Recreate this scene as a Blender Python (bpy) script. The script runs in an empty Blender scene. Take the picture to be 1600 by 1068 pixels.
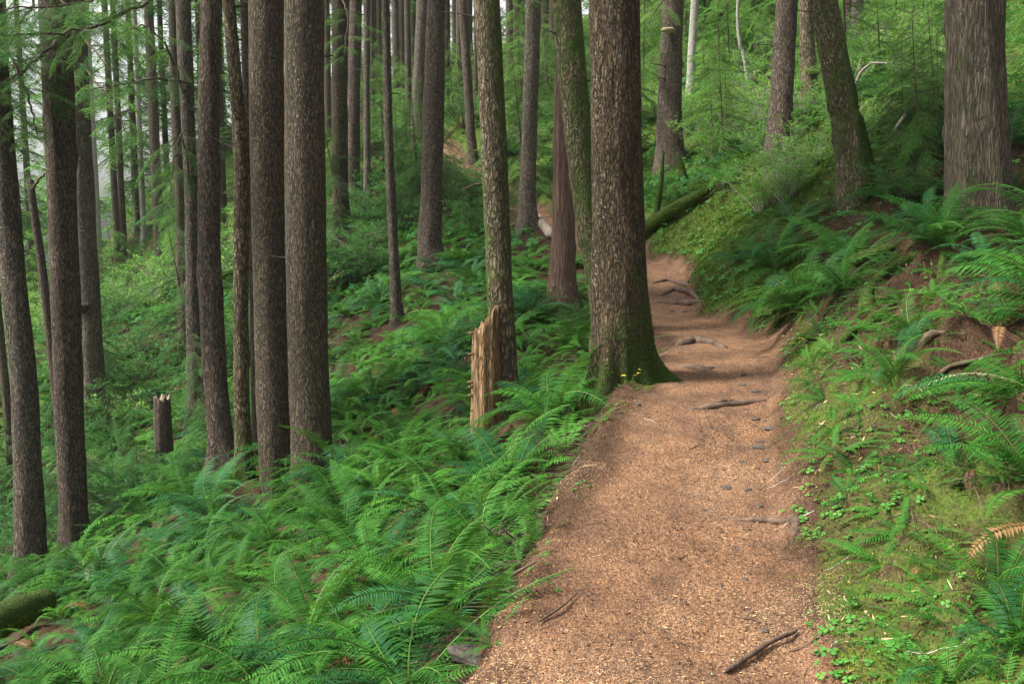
import bpy, math, random
import numpy as np
from mathutils import Vector, Matrix
sc = bpy.context.scene
RAD = math.radians
# ------------------------------------------------------------------ camera
F = 1556.0            # focal length in photo pixels (1600 wide)
PITCH = RAD(6.5)
CAMZ = 1.6
cam = bpy.data.cameras.new('camera'); cam.sensor_width = 36; cam.lens = F / 1600 * 36
cam.clip_end = 600; cam.clip_start = 0.05
camo = bpy.data.objects.new('camera', cam); sc.collection.objects.link(camo)
camo.location = (0, 0, CAMZ); camo.rotation_euler = (math.pi / 2 - PITCH, 0, 0)
sc.camera = camo
# ------------------------------------------------------------------ sky, sun, exposure
SUN_EL, SUN_AZ = RAD(50), RAD(-100)          # azimuth measured from +Y towards +X
w = bpy.data.worlds.new('World'); sc.world = w; w.use_nodes = True
nt = w.node_tree; bg = nt.nodes['Background']
sky = nt.nodes.new('ShaderNodeTexSky'); sky.sky_type = 'NISHITA'; sky.sun_disc = False
sky.sun_elevation = SUN_EL; sky.sun_rotation = SUN_AZ; sky.air_density = 1.0; sky.dust_density = 5.0; sky.ozone_density = 1.0
hs = nt.nodes.new('ShaderNodeHueSaturation'); hs.inputs['Saturation'].default_value = 0.10; hs.inputs['Value'].default_value = 1.0
nt.links.new(sky.outputs[0], hs.inputs['Color']); nt.links.new(hs.outputs[0], bg.inputs['Color'])
bg.inputs['Strength'].default_value = 0.13
sun = bpy.data.lights.new('sun', 'SUN'); sun.energy = 4.0; sun.angle = RAD(11); sun.color = (1.0, 0.95, 0.84)
suno = bpy.data.objects.new('sun', sun); sc.collection.objects.link(suno)
sd = Vector((math.sin(SUN_AZ) * math.cos(SUN_EL), math.cos(SUN_AZ) * math.cos(SUN_EL), math.sin(SUN_EL)))
suno.rotation_euler = sd.to_track_quat('Z', 'Y').to_euler(); suno.location = (-20, 10, 30)
sc.view_settings.view_transform = 'Standard'; sc.view_settings.look = 'None'
sc.view_settings.exposure = 1.38; sc.view_settings.gamma = 1.0
sc.render.engine = 'CYCLES'
sc.cycles.max_bounces = 6; sc.cycles.diffuse_bounces = 2; sc.cycles.glossy_bounces = 1
sc.cycles.transmission_bounces = 2; sc.cycles.volume_bounces = 0; sc.cycles.transparent_max_bounces = 4
sc.cycles.use_denoising = True
random.seed(7); RNG = np.random.default_rng(11)
col = sc.collection
# ------------------------------------------------------------------ helpers
CP, SP = math.cos(PITCH), math.sin(PITCH)
def P(px, py, d):
    """point at photo pixel (px,py) at horizontal distance d in front of the camera"""
    u, v = (px - 800) / F, (534 - py) / F
    dy = v * SP + CP; dz = v * CP - SP; t = d / dy
    return Vector((u * t, d, CAMZ + dz * t))
def proj(x, y, z):
    x = np.asarray(x, float); y = np.asarray(y, float); z = np.asarray(z, float) - CAMZ
    dep = y * CP - z * SP; up = y * SP + z * CP
    dep = np.where(dep < 0.01, 0.01, dep)
    return 800 + F * x / dep, 534 - F * up / dep, dep
def hsh(ix, iy, iz, seed):
    h = (ix.astype(np.int64) * 374761393 + iy.astype(np.int64) * 668265263 + iz.astype(np.int64) * 2147483647 + seed * 1274126177) & 0xffffffff
    h = ((h ^ (h >> 13)) * 1274126177) & 0xffffffff
    h = (h ^ (h >> 16)) & 0xffffffff
    return h / 4294967295.0 * 2 - 1
def vnoise(x, y, z=0.0, seed=0):
    x = np.asarray(x, float); y = np.asarray(y, float) + 0 * x; z = np.asarray(z, float) + 0 * x
    ix, iy, iz = np.floor(x), np.floor(y), np.floor(z)
    fx, fy, fz = x - ix, y - iy, z - iz
    fx, fy, fz = [f * f * (3 - 2 * f) for f in (fx, fy, fz)]
    r = 0
    for a in (0, 1):
        for b in (0, 1):
            for c in (0, 1):
                wgt = (fx if a else 1 - fx) * (fy if b else 1 - fy) * (fz if c else 1 - fz)
                r = r + wgt * hsh(ix + a, iy + b, iz + c, seed)
    return r
def fbm(x, y, z=0.0, seed=0, o=3):
    r = 0; a = 1.0
    for k in range(o):
        r = r + a * vnoise(np.asarray(x) * 2 ** k, np.asarray(y) * 2 ** k, np.asarray(z) * 2 ** k, seed + k); a *= .5
    return r
def sstep(a, b, x):
    t = np.clip((np.asarray(x, float) - a) / (b - a), 0, 1); return t * t * (3 - 2 * t)
# ------------------------------------------------------------------ terrain
PY = [-8, -3, 0, 3.5, 5.5, 6.5, 8, 10, 11.5, 13, 16, 19, 22.5, 26, 30, 36, 45, 60]
PX = [-.7, -.35, 0.02, .50, .91, 1.12, 1.55, 2.12, 1.95, 1.9, 2.3, 1.5, .7, .1, -1.7, -4, -7, -12]
PZ = [-.1, 0, 0, 0, .04, .14, .32, .44, .5, .58, .88, 1.3, 1.75, 2.2, 3.4, 4.8, 6.5, 8.5]
PW = [.65, .65, .62, .57, .56, .57, .57, .50, .43, .42, .44, .50, .45, .40, .36, .3, .3, .3]
def _pc(arr):
    ys = np.linspace(-8, 60, 681); v = np.interp(ys, PY, arr)
    k = np.exp(-np.linspace(-2, 2, 17) ** 2); k /= k.sum()
    vs = np.convolve(np.pad(v, 8, mode='edge'), k, 'valid')
    return lambda y: np.interp(y, ys, vs)
fx_, fz_, fw_ = _pc(PX), _pc(PZ), _pc(PW)
def base_H(x, y):
    x = np.asarray(x, float); y = np.asarray(y, float)
    u = x - fx_(y); hw = fw_(y)
    t = np.maximum(-u - hw, 0)
    a = 1 - .62 * sstep(13, 25, y)
    left = -a * (np.where(t < 4, .5 * t, 2.0 + .3 * (np.minimum(t, 14) - 4)) + .12 * np.clip(t - 14, 0, 30)) - (.10 + .14 * (1 - sstep(6, 9, y))) * sstep(0.02, .38, t) * (1 - sstep(15, 22, y))
    t2 = np.maximum(u - hw, 0)
    b = sstep(2.5, 7, y) * .6 + .4
    right = b * .38 * (1 - np.exp(-t2 / .6)) + .33 * t2 - .12 * np.clip(t2 - 25, 0, 80) * 1.5
    left = left - 9.5 * sstep(22, 48, y) * sstep(5, 17, t) - 3 * sstep(45, 90, y) * sstep(-5, 10, t)
    return fz_(y) + left + right
CTRL = [  # photo pixel, distance -> ground there
 (50, 905, 12), (118, 850, 12.5), (148, 690, 19), (347, 735, 12.5), (385, 745, 11.6), (432, 775, 10.8), (487, 790, 10),
 (200, 500, 26), (300, 500, 25), (430, 480, 24), (533, 390, 24), (552, 305, 28), (573, 330, 27), (620, 500, 17), (675, 415, 20),
 (650, 272, 32), (622, 228, 38), (740, 278, 30), (785, 670, 9), (825, 348, 21), (878, 470, 14), (1047, 262, 23), (1222, 218, 17),
 (1268, 180, 20), (1340, 282, 13), (1332, 108, 24), (1530, 345, 11), (0, 1100, 7.3), (400, 1100, 5.0), (1150, 250, 20), (1100, 100, 32),
 (1400, 100, 22), (1300, 0, 35), (1430, 440, 8.6), (1600, 650, 5), (1600, 1068, 3.3), (1500, 800, 4.6), (60, 560, 32), (-200, 560, 40), (350, 440, 34), (1600, 200, 13), (1260, 400, 11.5)]
cx, cy, cz = [], [], []
for a, b, d in CTRL:
    p = P(a, b, d); cx.append(p.x); cy.append(p.y); cz.append(p.z)
for y in np.arange(-6, 46, 1.5):
    for s in (-.6, 0, .6):
        cx.append(float(fx_(y) + s)); cy.append(float(y)); cz.append(float(base_H(cx[-1], cy[-1])))
cx, cy, cz = map(np.array, (cx, cy, cz))
res = cz - base_H(cx, cy)
ELL = 2.6
def kern(r): return (1 + r / ELL) * np.exp(-r / ELL)
Kmat = kern(np.hypot(cx[:, None] - cx, cy[:, None] - cy)) + np.eye(len(cx)) * .02
COEF = np.linalg.solve(Kmat, res)
BUMPS = [(P(1430, 420, 9.2), .33, .45), (P(1310, 470, 9.5), .12, .5), (P(1500, 560, 6.2), .12, .35), (P(720, 245, 33), .5, 1.3), (P(260, 520, 24), .5, 1.6), (P(1380, 560, 7.2), .10, .35)]
def H(x, y, fine=True):
    x = np.asarray(x, float); y = np.asarray(y, float); sh = np.broadcast(x, y).shape
    xf = (x + np.zeros(sh)).ravel(); yf = (y + np.zeros(sh)).ravel()
    h = base_H(xf, yf)
    for i in range(len(cx)):
        h += COEF[i] * kern(np.hypot(xf - cx[i], yf - cy[i]))
    for p, amp, s in BUMPS:
        h += amp * np.exp(-((xf - p.x) ** 2 + (yf - p.y) ** 2) / (2 * s * s))
    e = np.abs(xf - fx_(yf)) - fw_(yf)
    off = sstep(-.1, .5, e)
    h += off * (.10 * vnoise(xf * .9, yf * .9, 0, 3) + np.where(xf < fx_(yf), .035, .08) * vnoise(xf * 2.7, yf * 2.7, 0, 4))
    far = sstep(20, 40, np.hypot(xf, yf)); h += far * 0.5 * vnoise(xf * .2, yf * .2, 0, 9)
    h += np.exp(-((e - .12) / .22) ** 2) * (xf < fx_(yf)) * (yf < 14) * (.045 * vnoise(xf * 3.5, yf * 3.5, 0, 45) + .03 * vnoise(xf * 9, yf * 9, 0, 46))
    rb = sstep(.35, 1.0, e) * (xf > fx_(yf)) * (yf < 14); h += rb * (.16 * (1 - np.abs(fbm(xf * 1.5, yf * 1.1, 0, 41, 3)) * 2.2).clip(-1, 1) - .06)
    if fine:
        h += off * (.042 * vnoise(xf * 7, yf * 7, 0, 5) + .020 * vnoise(xf * 17, yf * 17, 0, 6)) + (1 - off) * (.010 * vnoise(xf * 4, yf * 4, 0, 8) + .006 * vnoise(xf * 13, yf * 13, 0, 7))
    return h.reshape(sh)
def h1(x, y): return float(H(np.array([x]), np.array([y]))[0])
def G(px, py, maxd=90):
    """where the view ray through a photo pixel meets the ground"""
    d = np.concatenate([np.arange(1.5, 20, .02), np.arange(20, maxd, .1)])
    u, v = (px - 800) / F, (534 - py) / F
    dy = v * SP + CP; dz = v * CP - SP
    t = d / dy; X = u * t; Z = CAMZ + dz * t
    k = np.nonzero(Z < H(X, d))[0]
    k = k[0] if len(k) else len(d) - 1
    return Vector((float(X[k]), float(d[k]), h1(X[k], d[k])))
# ------------------------------------------------------------------ mesh building
def np_mesh(name, V, Q, mats, mi=None, rnd=None, attrs=None, smooth=False):
    V = np.asarray(V, np.float32); Q = np.asarray(Q, np.int32)
    me = bpy.data.meshes.new(name)
    me.vertices.add(len(V)); me.vertices.foreach_set('co', V.ravel())
    me.loops.add(Q.size); me.loops.foreach_set('vertex_index', Q.ravel())
    me.polygons.add(len(Q)); me.polygons.foreach_set('loop_start', np.arange(len(Q), dtype=np.int32) * 4)
    me.polygons.foreach_set('loop_total', np.full(len(Q), 4, np.int32))
    for m in mats: me.materials.append(m)
    if mi is not None: me.polygons.foreach_set('material_index', np.asarray(mi, np.int32))
    me.polygons.foreach_set('use_smooth', np.full(len(Q), smooth))
    for k, a in ([('rnd', rnd)] if rnd is not None else []) + list((attrs or {}).items()):
        at = me.attributes.new(k, 'FLOAT', 'POINT'); at.data.foreach_set('value', np.asarray(a, np.float32))
    me.update(calc_edges=True)
    return me
class Geo:
    """quads with a material index per face and a random value per vertex"""
    def __init__(s): s.V = []; s.Q = []; s.M = []; s.R = []; s.n = 0
    def add(s, V, Q, m=0, r=0.5):
        V = np.asarray(V, float).reshape(-1, 3); Q = np.asarray(Q, int).reshape(-1, 4)
        s.V.append(V); s.Q.append(Q + s.n)
        s.M.append(np.full(len(Q), m) if np.isscalar(m) else m)
        s.R.append(np.full(len(V), r) if np.isscalar(r) else r); s.n += len(V)
    def done(s):
        return (np.concatenate(s.V), np.concatenate(s.Q), np.concatenate(s.M), np.concatenate(s.R))
    def kites(s, base, dirv, side, L, W, m=0, r=None, at=.3, sag=None):
        """many leaflets at once: base, unit direction, unit side, lengths and widths"""
        n = len(base); L = np.broadcast_to(L, n)[:, None]; W = np.broadcast_to(W, n)[:, None]
        tip = base + dirv * L; mid = base + dirv * L * at
        if sag is not None: tip = tip + sag * L
        V = np.stack([base, mid + side * W / 2, tip, mid - side * W / 2], 1).reshape(-1, 3)
        Q = np.arange(4 * n).reshape(-1, 4)
        r = RNG.random(n) if r is None else np.broadcast_to(r, n)
        s.add(V, Q, m, np.repeat(r, 4))
    def tube(s, pts, rad, m=1, sides=3, r=.5):
        pts = np.asarray(pts, float); n = len(pts)
        rad = np.broadcast_to(rad, n)
        t = np.gradient(pts, axis=0); t /= np.linalg.norm(t, axis=1)[:, None] + 1e-9
        ref = np.array([0, 0, 1.]) if abs(t[:, 2]).mean() < .8 else np.array([1., 0, 0])
        a = np.cross(t, ref); a /= np.linalg.norm(a, axis=1)[:, None] + 1e-9; b = np.cross(a, t)
        th = np.arange(sides) * 2 * math.pi / sides
        V = pts[:, None] + (a[:, None] * np.cos(th)[None, :, None] + b[:, None] * np.sin(th)[None, :, None]) * rad[:, None, None]
        i, j = np.meshgrid(np.arange(n - 1), np.arange(sides), indexing='ij'); j2 = (j + 1) % sides
        Q = np.stack([i * sides + j, i * sides + j2, (i + 1) * sides + j2, (i + 1) * sides + j], -1).reshape(-1, 4)
        s.add(V.reshape(-1, 3), Q, m, r)
def rotm(az, tilt=0, roll=0):
    return np.array(Matrix.Rotation(az, 3, 'Z') @ Matrix.Rotation(tilt, 3, 'Y') @ Matrix.Rotation(roll, 3, 'X'))
def put(g, T, R, s, t, m=None, rmix=.5):
    V, Q, M, Rn = T
    g.add(V @ R.T * s + np.asarray(t), Q, M if m is None else m, Rn * (1 - rmix) + rmix * RNG.random())
def link(me, name, parent=None, loc=None):
    o = bpy.data.objects.new(name, me); col.objects.link(o)
    if parent is not None: o.parent = parent
    if loc is not None: o.location = loc
    return o
def tag(o, label=None, cat=None, group=None, kind=None):
    if label: o['label'] = label
    if cat: o['category'] = cat
    if group: o['group'] = group
    if kind: o['kind'] = kind
    return o
def empty(name, loc, rz=0):
    o = bpy.data.objects.new(name, None); col.objects.link(o); o.location = loc; o.rotation_euler = (0, 0, rz); o.empty_display_size = .2
    return o
# ------------------------------------------------------------------ materials
def newmat(name):
    m = bpy.data.materials.new(name); m.use_nodes = True; nt = m.node_tree; nt.nodes.clear()
    out = nt.nodes.new('ShaderNodeOutputMaterial'); return m, nt, out
def N(nt, t, **k):
    n = nt.nodes.new(t)
    for a, b in k.items():
        if a.startswith('_'): setattr(n, a[1:], b)
        else: n.inputs[a.replace('_', ' ')].default_value = b
    return n
def ramp(nt, stops, src=None, interp='LINEAR'):
    r = nt.nodes.new('ShaderNodeValToRGB'); e = r.color_ramp.elements; r.color_ramp.interpolation = interp
    while len(e) < len(stops): e.new(.5)
    for k, (p, c) in enumerate(stops):
        e[k].position = p; e[k].color = (c[0], c[1], c[2], 1) if not np.isscalar(c) else (c, c, c, 1)
    if src is not None: nt.links.new(src, r.inputs[0])
    return r
def mixc(nt, fac, a, b, mode='MIX'):
    m = nt.nodes.new('ShaderNodeMix'); m.data_type = 'RGBA'; m.blend_type = mode
    for sck, v in ((0, fac), (6, a), (7, b)):
        if hasattr(v, 'is_output') or hasattr(v, 'links'): nt.links.new(v, m.inputs[sck])
        else: m.inputs[sck].default_value = v if np.isscalar(v) else (v[0], v[1], v[2], 1)
    return m.outputs[2]
def math_(nt, op, a, b=0.5, clamp=False):
    m = nt.nodes.new('ShaderNodeMath'); m.operation = op; m.use_clamp = clamp
    for i, v in ((0, a), (1, b)):
        if np.isscalar(v): m.inputs[i].default_value = v
        else: nt.links.new(v, m.inputs[i])
    return m.outputs[0]
def attr(nt, name):
    a = nt.nodes.new('ShaderNodeAttribute'); a.attribute_name = name; return a.outputs['Fac']
def noise(nt, vec, scale, detail=3, rough=.55, dist=0):
    n = N(nt, 'ShaderNodeTexNoise', Scale=scale, Detail=detail, Roughness=rough, Distortion=dist)
    if vec is not None: nt.links.new(vec, n.inputs['Vector'])
    return n.outputs['Fac']
def mapping(nt, scale=(1, 1, 1), rot=(0, 0, 0), src='Object'):
    tc = nt.nodes.new('ShaderNodeTexCoord'); m = nt.nodes.new('ShaderNodeMapping')
    m.inputs['Scale'].default_value = scale; m.inputs['Rotation'].default_value = rot
    nt.links.new(tc.outputs[src], m.inputs[0]); return m.outputs[0]
def leafmat(name, stops, trans=.3, rough=.55, spec=.25, obvar=.35):
    m, nt, out = newmat(name)
    oi = nt.nodes.new('ShaderNodeObjectInfo')
    v = math_(nt, 'ADD', math_(nt, 'MULTIPLY', attr(nt, 'rnd'), 1 - obvar), math_(nt, 'MULTIPLY', oi.outputs['Random'], obvar))
    c = ramp(nt, stops, v).outputs[0]
    p = N(nt, 'ShaderNodeBsdfPrincipled', Roughness=rough); p.inputs['Specular IOR Level'].default_value = spec
    nt.links.new(c, p.inputs['Base Color'])
    tr = nt.nodes.new('ShaderNodeBsdfTranslucent')
    nt.links.new(mixc(nt, .5, c, (.12, .26, .03)), tr.inputs[0])
    mx = nt.nodes.new('ShaderNodeMixShader'); mx.inputs[0].default_value = trans
    nt.links.new(p.outputs[0], mx.inputs[1]); nt.links.new(tr.outputs[0], mx.inputs[2]); nt.links.new(mx.outputs[0], out.inputs[0])
    return m
def plain(name, c1, c2, scale=12, rough=.85, bump=.4, stretch=(1, 1, 1), src='Object'):
    m, nt, out = newmat(name); vec = mapping(nt, stretch, src=src)
    n = noise(nt, vec, scale, 5, .65)
    p = N(nt, 'ShaderNodeBsdfPrincipled', Roughness=rough); p.inputs['Specular IOR Level'].default_value = .2
    nt.links.new(ramp(nt, [(.3, c1), (.7, c2)], n).outputs[0], p.inputs['Base Color'])
    b = N(nt, 'ShaderNodeBump', Strength=bump, Distance=.02); nt.links.new(n, b.inputs['Height']); nt.links.new(b.outputs[0], p.inputs['Normal'])
    nt.links.new(p.outputs[0], out.inputs[0]); return m
def bark(name, dark, mid, light, scale=1.0, moss=.0, lichen=.15, stretch=.22, depth=.02):
    m, nt, out = newmat(name)
    vec = mapping(nt, (1, 1, stretch))
    wob = N(nt, 'ShaderNodeTexNoise', Scale=9 * scale, Detail=2); nt.links.new(vec, wob.inputs['Vector'])
    vm = nt.nodes.new('ShaderNodeVectorMath'); vm.operation = 'MULTIPLY_ADD'; vm.inputs[1].default_value = (.07, .07, .07)
    nt.links.new(wob.outputs['Color'], vm.inputs[0]); nt.links.new(vec, vm.inputs[2])
    vo = N(nt, 'ShaderNodeTexVoronoi', Scale=40 * scale, _feature='DISTANCE_TO_EDGE', Randomness=1.0); nt.links.new(vm.outputs[0], vo.inputs['Vector'])
    plate = ramp(nt, [(0, 0.), (.20, 1.)], vo.outputs['Distance']).outputs[0]
    rg = noise(nt, vm.outputs[0], 26 * scale, 3, .6)
    rg = ramp(nt, [(.0, 0.), (.085, 1.)], math_(nt, 'ABSOLUTE', math_(nt, 'SUBTRACT', rg, .5))).outputs[0]
    f = noise(nt, vec, 75 * scale, 5, .75)
    hgt = math_(nt, 'ADD', math_(nt, 'MULTIPLY', math_(nt, 'ADD', math_(nt, 'MULTIPLY', plate, .35), math_(nt, 'MULTIPLY', rg, .45)), 1.0), math_(nt, 'MULTIPLY', f, .5))
    big = noise(nt, mapping(nt, (1, 1, .5)), 2.3, 4, .6)
    c = ramp(nt, [(.22, dark), (.55, [v_ * .75 for v_ in mid]), (.82, mid), (1.0, [v_ * .8 for v_ in light])], hgt).outputs[0]
    c = mixc(nt, ramp(nt, [(.35, 0.), (.7, .7)], big).outputs[0], c, mixc(nt, .5, c, dark))
    # pale lichen flecks
    lv = N(nt, 'ShaderNodeTexVoronoi', Scale=38); nt.links.new(mapping(nt, (1, 1, .6)), lv.inputs['Vector'])
    ln = noise(nt, mapping(nt, (1, 1, .4)), 3.1, 4, .7)
    lm = math_(nt, 'MULTIPLY', ramp(nt, [(.16, 1.), (.30, 0.)], lv.outputs['Distance']).outputs[0], ramp(nt, [(.5, 0.), (.62, 1.)], ln).outputs[0])
    c = mixc(nt, math_(nt, 'MULTIPLY', lm, lichen), c, (.42, .45, .40))
    # moss: the 'moss' attribute of the mesh plus patches
    mn = noise(nt, mapping(nt, (1, 1, .7)), 5.0, 5, .7)
    mf = math_(nt, 'ADD', attr(nt, 'moss'), moss)
    mm = ramp(nt, [(.48, 0.), (.66, .92)], math_(nt, 'ADD', math_(nt, 'MULTIPLY', mn, .62), math_(nt, 'MULTIPLY', mf, .42))).outputs[0]
    mc = ramp(nt, [(.3, (.018, .035, .006)), (.7, (.06, .11, .014))], noise(nt, mapping(nt), 45, 3)).outputs[0]
    c = mixc(nt, mm, c, mc)
    oi = nt.nodes.new('ShaderNodeObjectInfo')
    hv = nt.nodes.new('ShaderNodeHueSaturation'); nt.links.new(c, hv.inputs['Color'])
    nt.links.new(math_(nt, 'ADD', math_(nt, 'MULTIPLY', oi.outputs['Random'], .4), .8), hv.inputs['Value'])
    p = N(nt, 'ShaderNodeBsdfPrincipled', Roughness=.9); p.inputs['Specular IOR Level'].default_value = .15
    nt.links.new(hv.outputs[0], p.inputs['Base Color'])
    b = N(nt, 'ShaderNodeBump', Strength=1.0, Distance=depth); nt.links.new(hgt, b.inputs['Height']); nt.links.new(b.outputs[0], p.inputs['Normal'])
    nt.links.new(p.outputs[0], out.inputs[0]); return m

M = {}
M['fern'] = leafmat('fern_green', [(0, (.004, .020, .003)), (.3, (.010, .052, .006)), (.6, (.026, .112, .012)), (.85, (.055, .18, .018)), (1, (.13, .26, .025))], .28, .6, .12)
M['fernblue'] = leafmat('fern_bluish', [(0, (.004, .022, .007)), (.5, (.010, .066, .019)), (1, (.028, .14, .036))], .25, .6, .15)
M['dead'] = leafmat('fern_dead', [(0, (.035, .018, .009)), (.5, (.11, .052, .022)), (1, (.24, .13, .055))], .15)
M['pale'] = leafmat('fern_pale', [(0, (.32, .34, .20)), (1, (.50, .52, .36))], .2)
M['rachis'] = plain('rachis', (.035, .10, .015), (.085, .13, .03), 10, .6, .1)
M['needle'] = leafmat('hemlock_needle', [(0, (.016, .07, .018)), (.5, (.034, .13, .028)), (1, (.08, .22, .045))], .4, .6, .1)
M['needlelit'] = leafmat('hemlock_needle_lit', [(0, (.06, .19, .03)), (.5, (.11, .30, .05)), (1, (.22, .42, .08))], .5, .6, .1)  # same needles in a lighter colour, standing in for brighter background light
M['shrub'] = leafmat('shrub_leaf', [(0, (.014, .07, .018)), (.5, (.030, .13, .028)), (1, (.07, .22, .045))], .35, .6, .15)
M['shrublight'] = leafmat('light_leaf', [(0, (.07, .22, .03)), (.6, (.14, .34, .045)), (.9, (.30, .44, .06)), (1, (.55, .50, .08))], .5)  # pale-leaved shrubs, colour raised further to imitate the lit background
M['sorrel'] = leafmat('sorrel_leaf', [(0, (.03, .13, .02)), (.6, (.06, .21, .03)), (1, (.13, .30, .05))], .35)
M['mossy'] = leafmat('moss_tuft', [(0, (.022, .048, .006)), (.5, (.055, .105, .010)), (1, (.14, .19, .02))], .2, .9, .1)
M['yellow'] = leafmat('yellow_leaf', [(0, (.55, .42, .04)), (1, (.70, .62, .10))], .3)
M['twig'] = plain('twig', (.045, .032, .022), (.10, .075, .055), 20, .9, .3)
M['greytwig'] = plain('grey_twig', (.16, .14, .12), (.34, .31, .27), 20, .9, .3)
M['bark'] = bark('bark_brown', (.010, .008, .006), (.075, .058, .040), (.19, .155, .11), 1.6, .10, .35)
M['barkgrey'] = bark('bark_grey', (.018, .015, .012), (.090, .073, .057), (.24, .205, .165), 1.3, 0, .6)
M['barkred'] = bark('bark_red', (.014, .010, .008), (.082, .062, .047), (.21, .17, .135), 1.2, 0, .25)
M['barkmoss'] = bark('bark_mossy', (.014, .011, .007), (.085, .066, .040), (.27, .22, .145), .9, .28, .5, .28)
M['barkbig'] = bark('bark_big', (.008, .006, .004), (.070, .050, .029), (.19, .14, .085), 1.3, .13, .7, .25, .03)
M['cedar'] = bark('bark_cedar', (.045, .026, .019), (.15, .092, .068), (.26, .18, .14), 1.5, 0, .2, .035)
M['cedargrey'] = bark('bark_old_cedar', (.022, .018, .012), (.098, .080, .056), (.21, .18, .135), 1.2, .14, .4, .09)
M['whitebark'] = bark('bark_pale', (.16, .15, .13), (.34, .32, .28), (.5, .48, .44), 1.3, .05, .5)
M['rotten'] = bark('rotten_wood', (.040, .024, .013), (.215, .130, .065), (.40, .27, .15), 1.1, .12, 0, .12)
M['deadbark'] = bark('dead_bark', (.03, .022, .018), (.085, .065, .05), (.15, .12, .10), 1.1, .1, .3)
M['wood_grey'] = plain('weathered_wood', (.10, .075, .055), (.27, .22, .17), 8, .9, .6, (3, 3, .5))
M['mosslog'] = bark('moss_log', (.03, .03, .01), (.06, .07, .02), (.10, .11, .03), 1, .75, 0)
M['root'] = plain('root_bark', (.030, .020, .014), (.135, .088, .062), 14, .85, .7)
M['stone'] = plain('stone', (.030, .025, .021), (.105, .088, .075), 9, .8, .5)
M['fungus'] = plain('bracket_fungus', (.20, .15, .09), (.42, .36, .25), 7, .8, .2)
M['humus'] = plain('humus', (.025, .013, .008), (.075, .04, .024), 18, .95, 1.0)
# ground: needle litter, bare soil and moss by the mesh attributes
def ground_mat():
    m, nt, out = newmat('forest_floor')
    def chips(sx, sy, rot, sc_):
        v = N(nt, 'ShaderNodeTexVoronoi', Scale=sc_); nt.links.new(mapping(nt, (sx, sy, .6), (0, 0, rot)), v.inputs['Vector']); return v
    a = chips(1, .22, .6, 210); b = chips(1, .22, -.9, 240); c = chips(1, .7, 2.0, 80)
    def sep(v):
        s = nt.nodes.new('ShaderNodeSeparateColor'); nt.links.new(v.outputs['Color'], s.inputs[0]); return s.outputs[0]
    litter = [(0, (.018, .011, .008)), (.25, (.068, .033, .018)), (.55, (.155, .073, .035)), (.8, (.215, .110, .056)), (1, (.36, .23, .13))]
    ca = ramp(nt, litter, sep(a)).outputs[0]; cb = ramp(nt, litter, sep(b)).outputs[0]
    cc = ramp(nt, [(0, (.05, .035, .03)), (.12, (.16, .09, .06)), (.5, (.24, .13, .07)), (1, (.32, .19, .11))], sep(c)).outputs[0]
    sel = noise(nt, mapping(nt), 30, 2)
    c1 = mixc(nt, ramp(nt, [(.45, 0.), (.55, 1.)], sel).outputs[0], ca, cb); c1 = mixc(nt, .35, c1, cc)
    big = noise(nt, mapping(nt), 1.6, 5, .65)
    wet = noise(nt, mapping(nt, (1, .6, 1)), 5.0, 5, .7)
    c1 = mixc(nt, ramp(nt, [(.46, .0), (.66, .8)], wet).outputs[0], c1, mixc(nt, .35, (.035, .022, .017), c1))
    c1 = mixc(nt, ramp(nt, [(.42, .0), (.66, .72)], big).outputs[0], c1, mixc(nt, .4, (.050, .034, .029), c1))
    # dark humus off the path
    hum = mixc(nt, ramp(nt, [(.35, 0.), (.65, 1.)], noise(nt, mapping(nt), 11, 4)).outputs[0], (.006, .0045, .003), (.026, .0155, .010))
    hum = mixc(nt, .35, hum, mixc(nt, .45, ca, (.03, .015, .01)))
    col_ = mixc(nt, attr(nt, 'path'), hum, c1)
    mossn = noise(nt, mapping(nt), 6.5, 6, .72)
    mm = ramp(nt, [(.55, 0.), (.72, 1.)], math_(nt, 'ADD', math_(nt, 'MULTIPLY', mossn, .6), math_(nt, 'MULTIPLY', attr(nt, 'moss'), .62))).outputs[0]
    mc = ramp(nt, [(.3, (.018, .036, .006)), (.55, (.055, .088, .012)), (.8, (.12, .15, .022))], noise(nt, mapping(nt), 60, 4, .7)).outputs[0]
    col_ = mixc(nt, mm, col_, mc)
    p = N(nt, 'ShaderNodeBsdfPrincipled', Roughness=.92); p.inputs['Specular IOR Level'].default_value = .15
    nt.links.new(col_, p.inputs['Base Color'])
    hh = math_(nt, 'ADD', math_(nt, 'MULTIPLY', sep(a), .5), math_(nt, 'ADD', math_(nt, 'MULTIPLY', sep(b), .5), noise(nt, mapping(nt), 50, 4, .7)))
    bp = N(nt, 'ShaderNodeBump', Strength=.7, Distance=.012); nt.links.new(hh, bp.inputs['Height']); nt.links.new(bp.outputs[0], p.inputs['Normal'])
    nt.links.new(p.outputs[0], out.inputs[0]); return m
M['ground'] = ground_mat()
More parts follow.
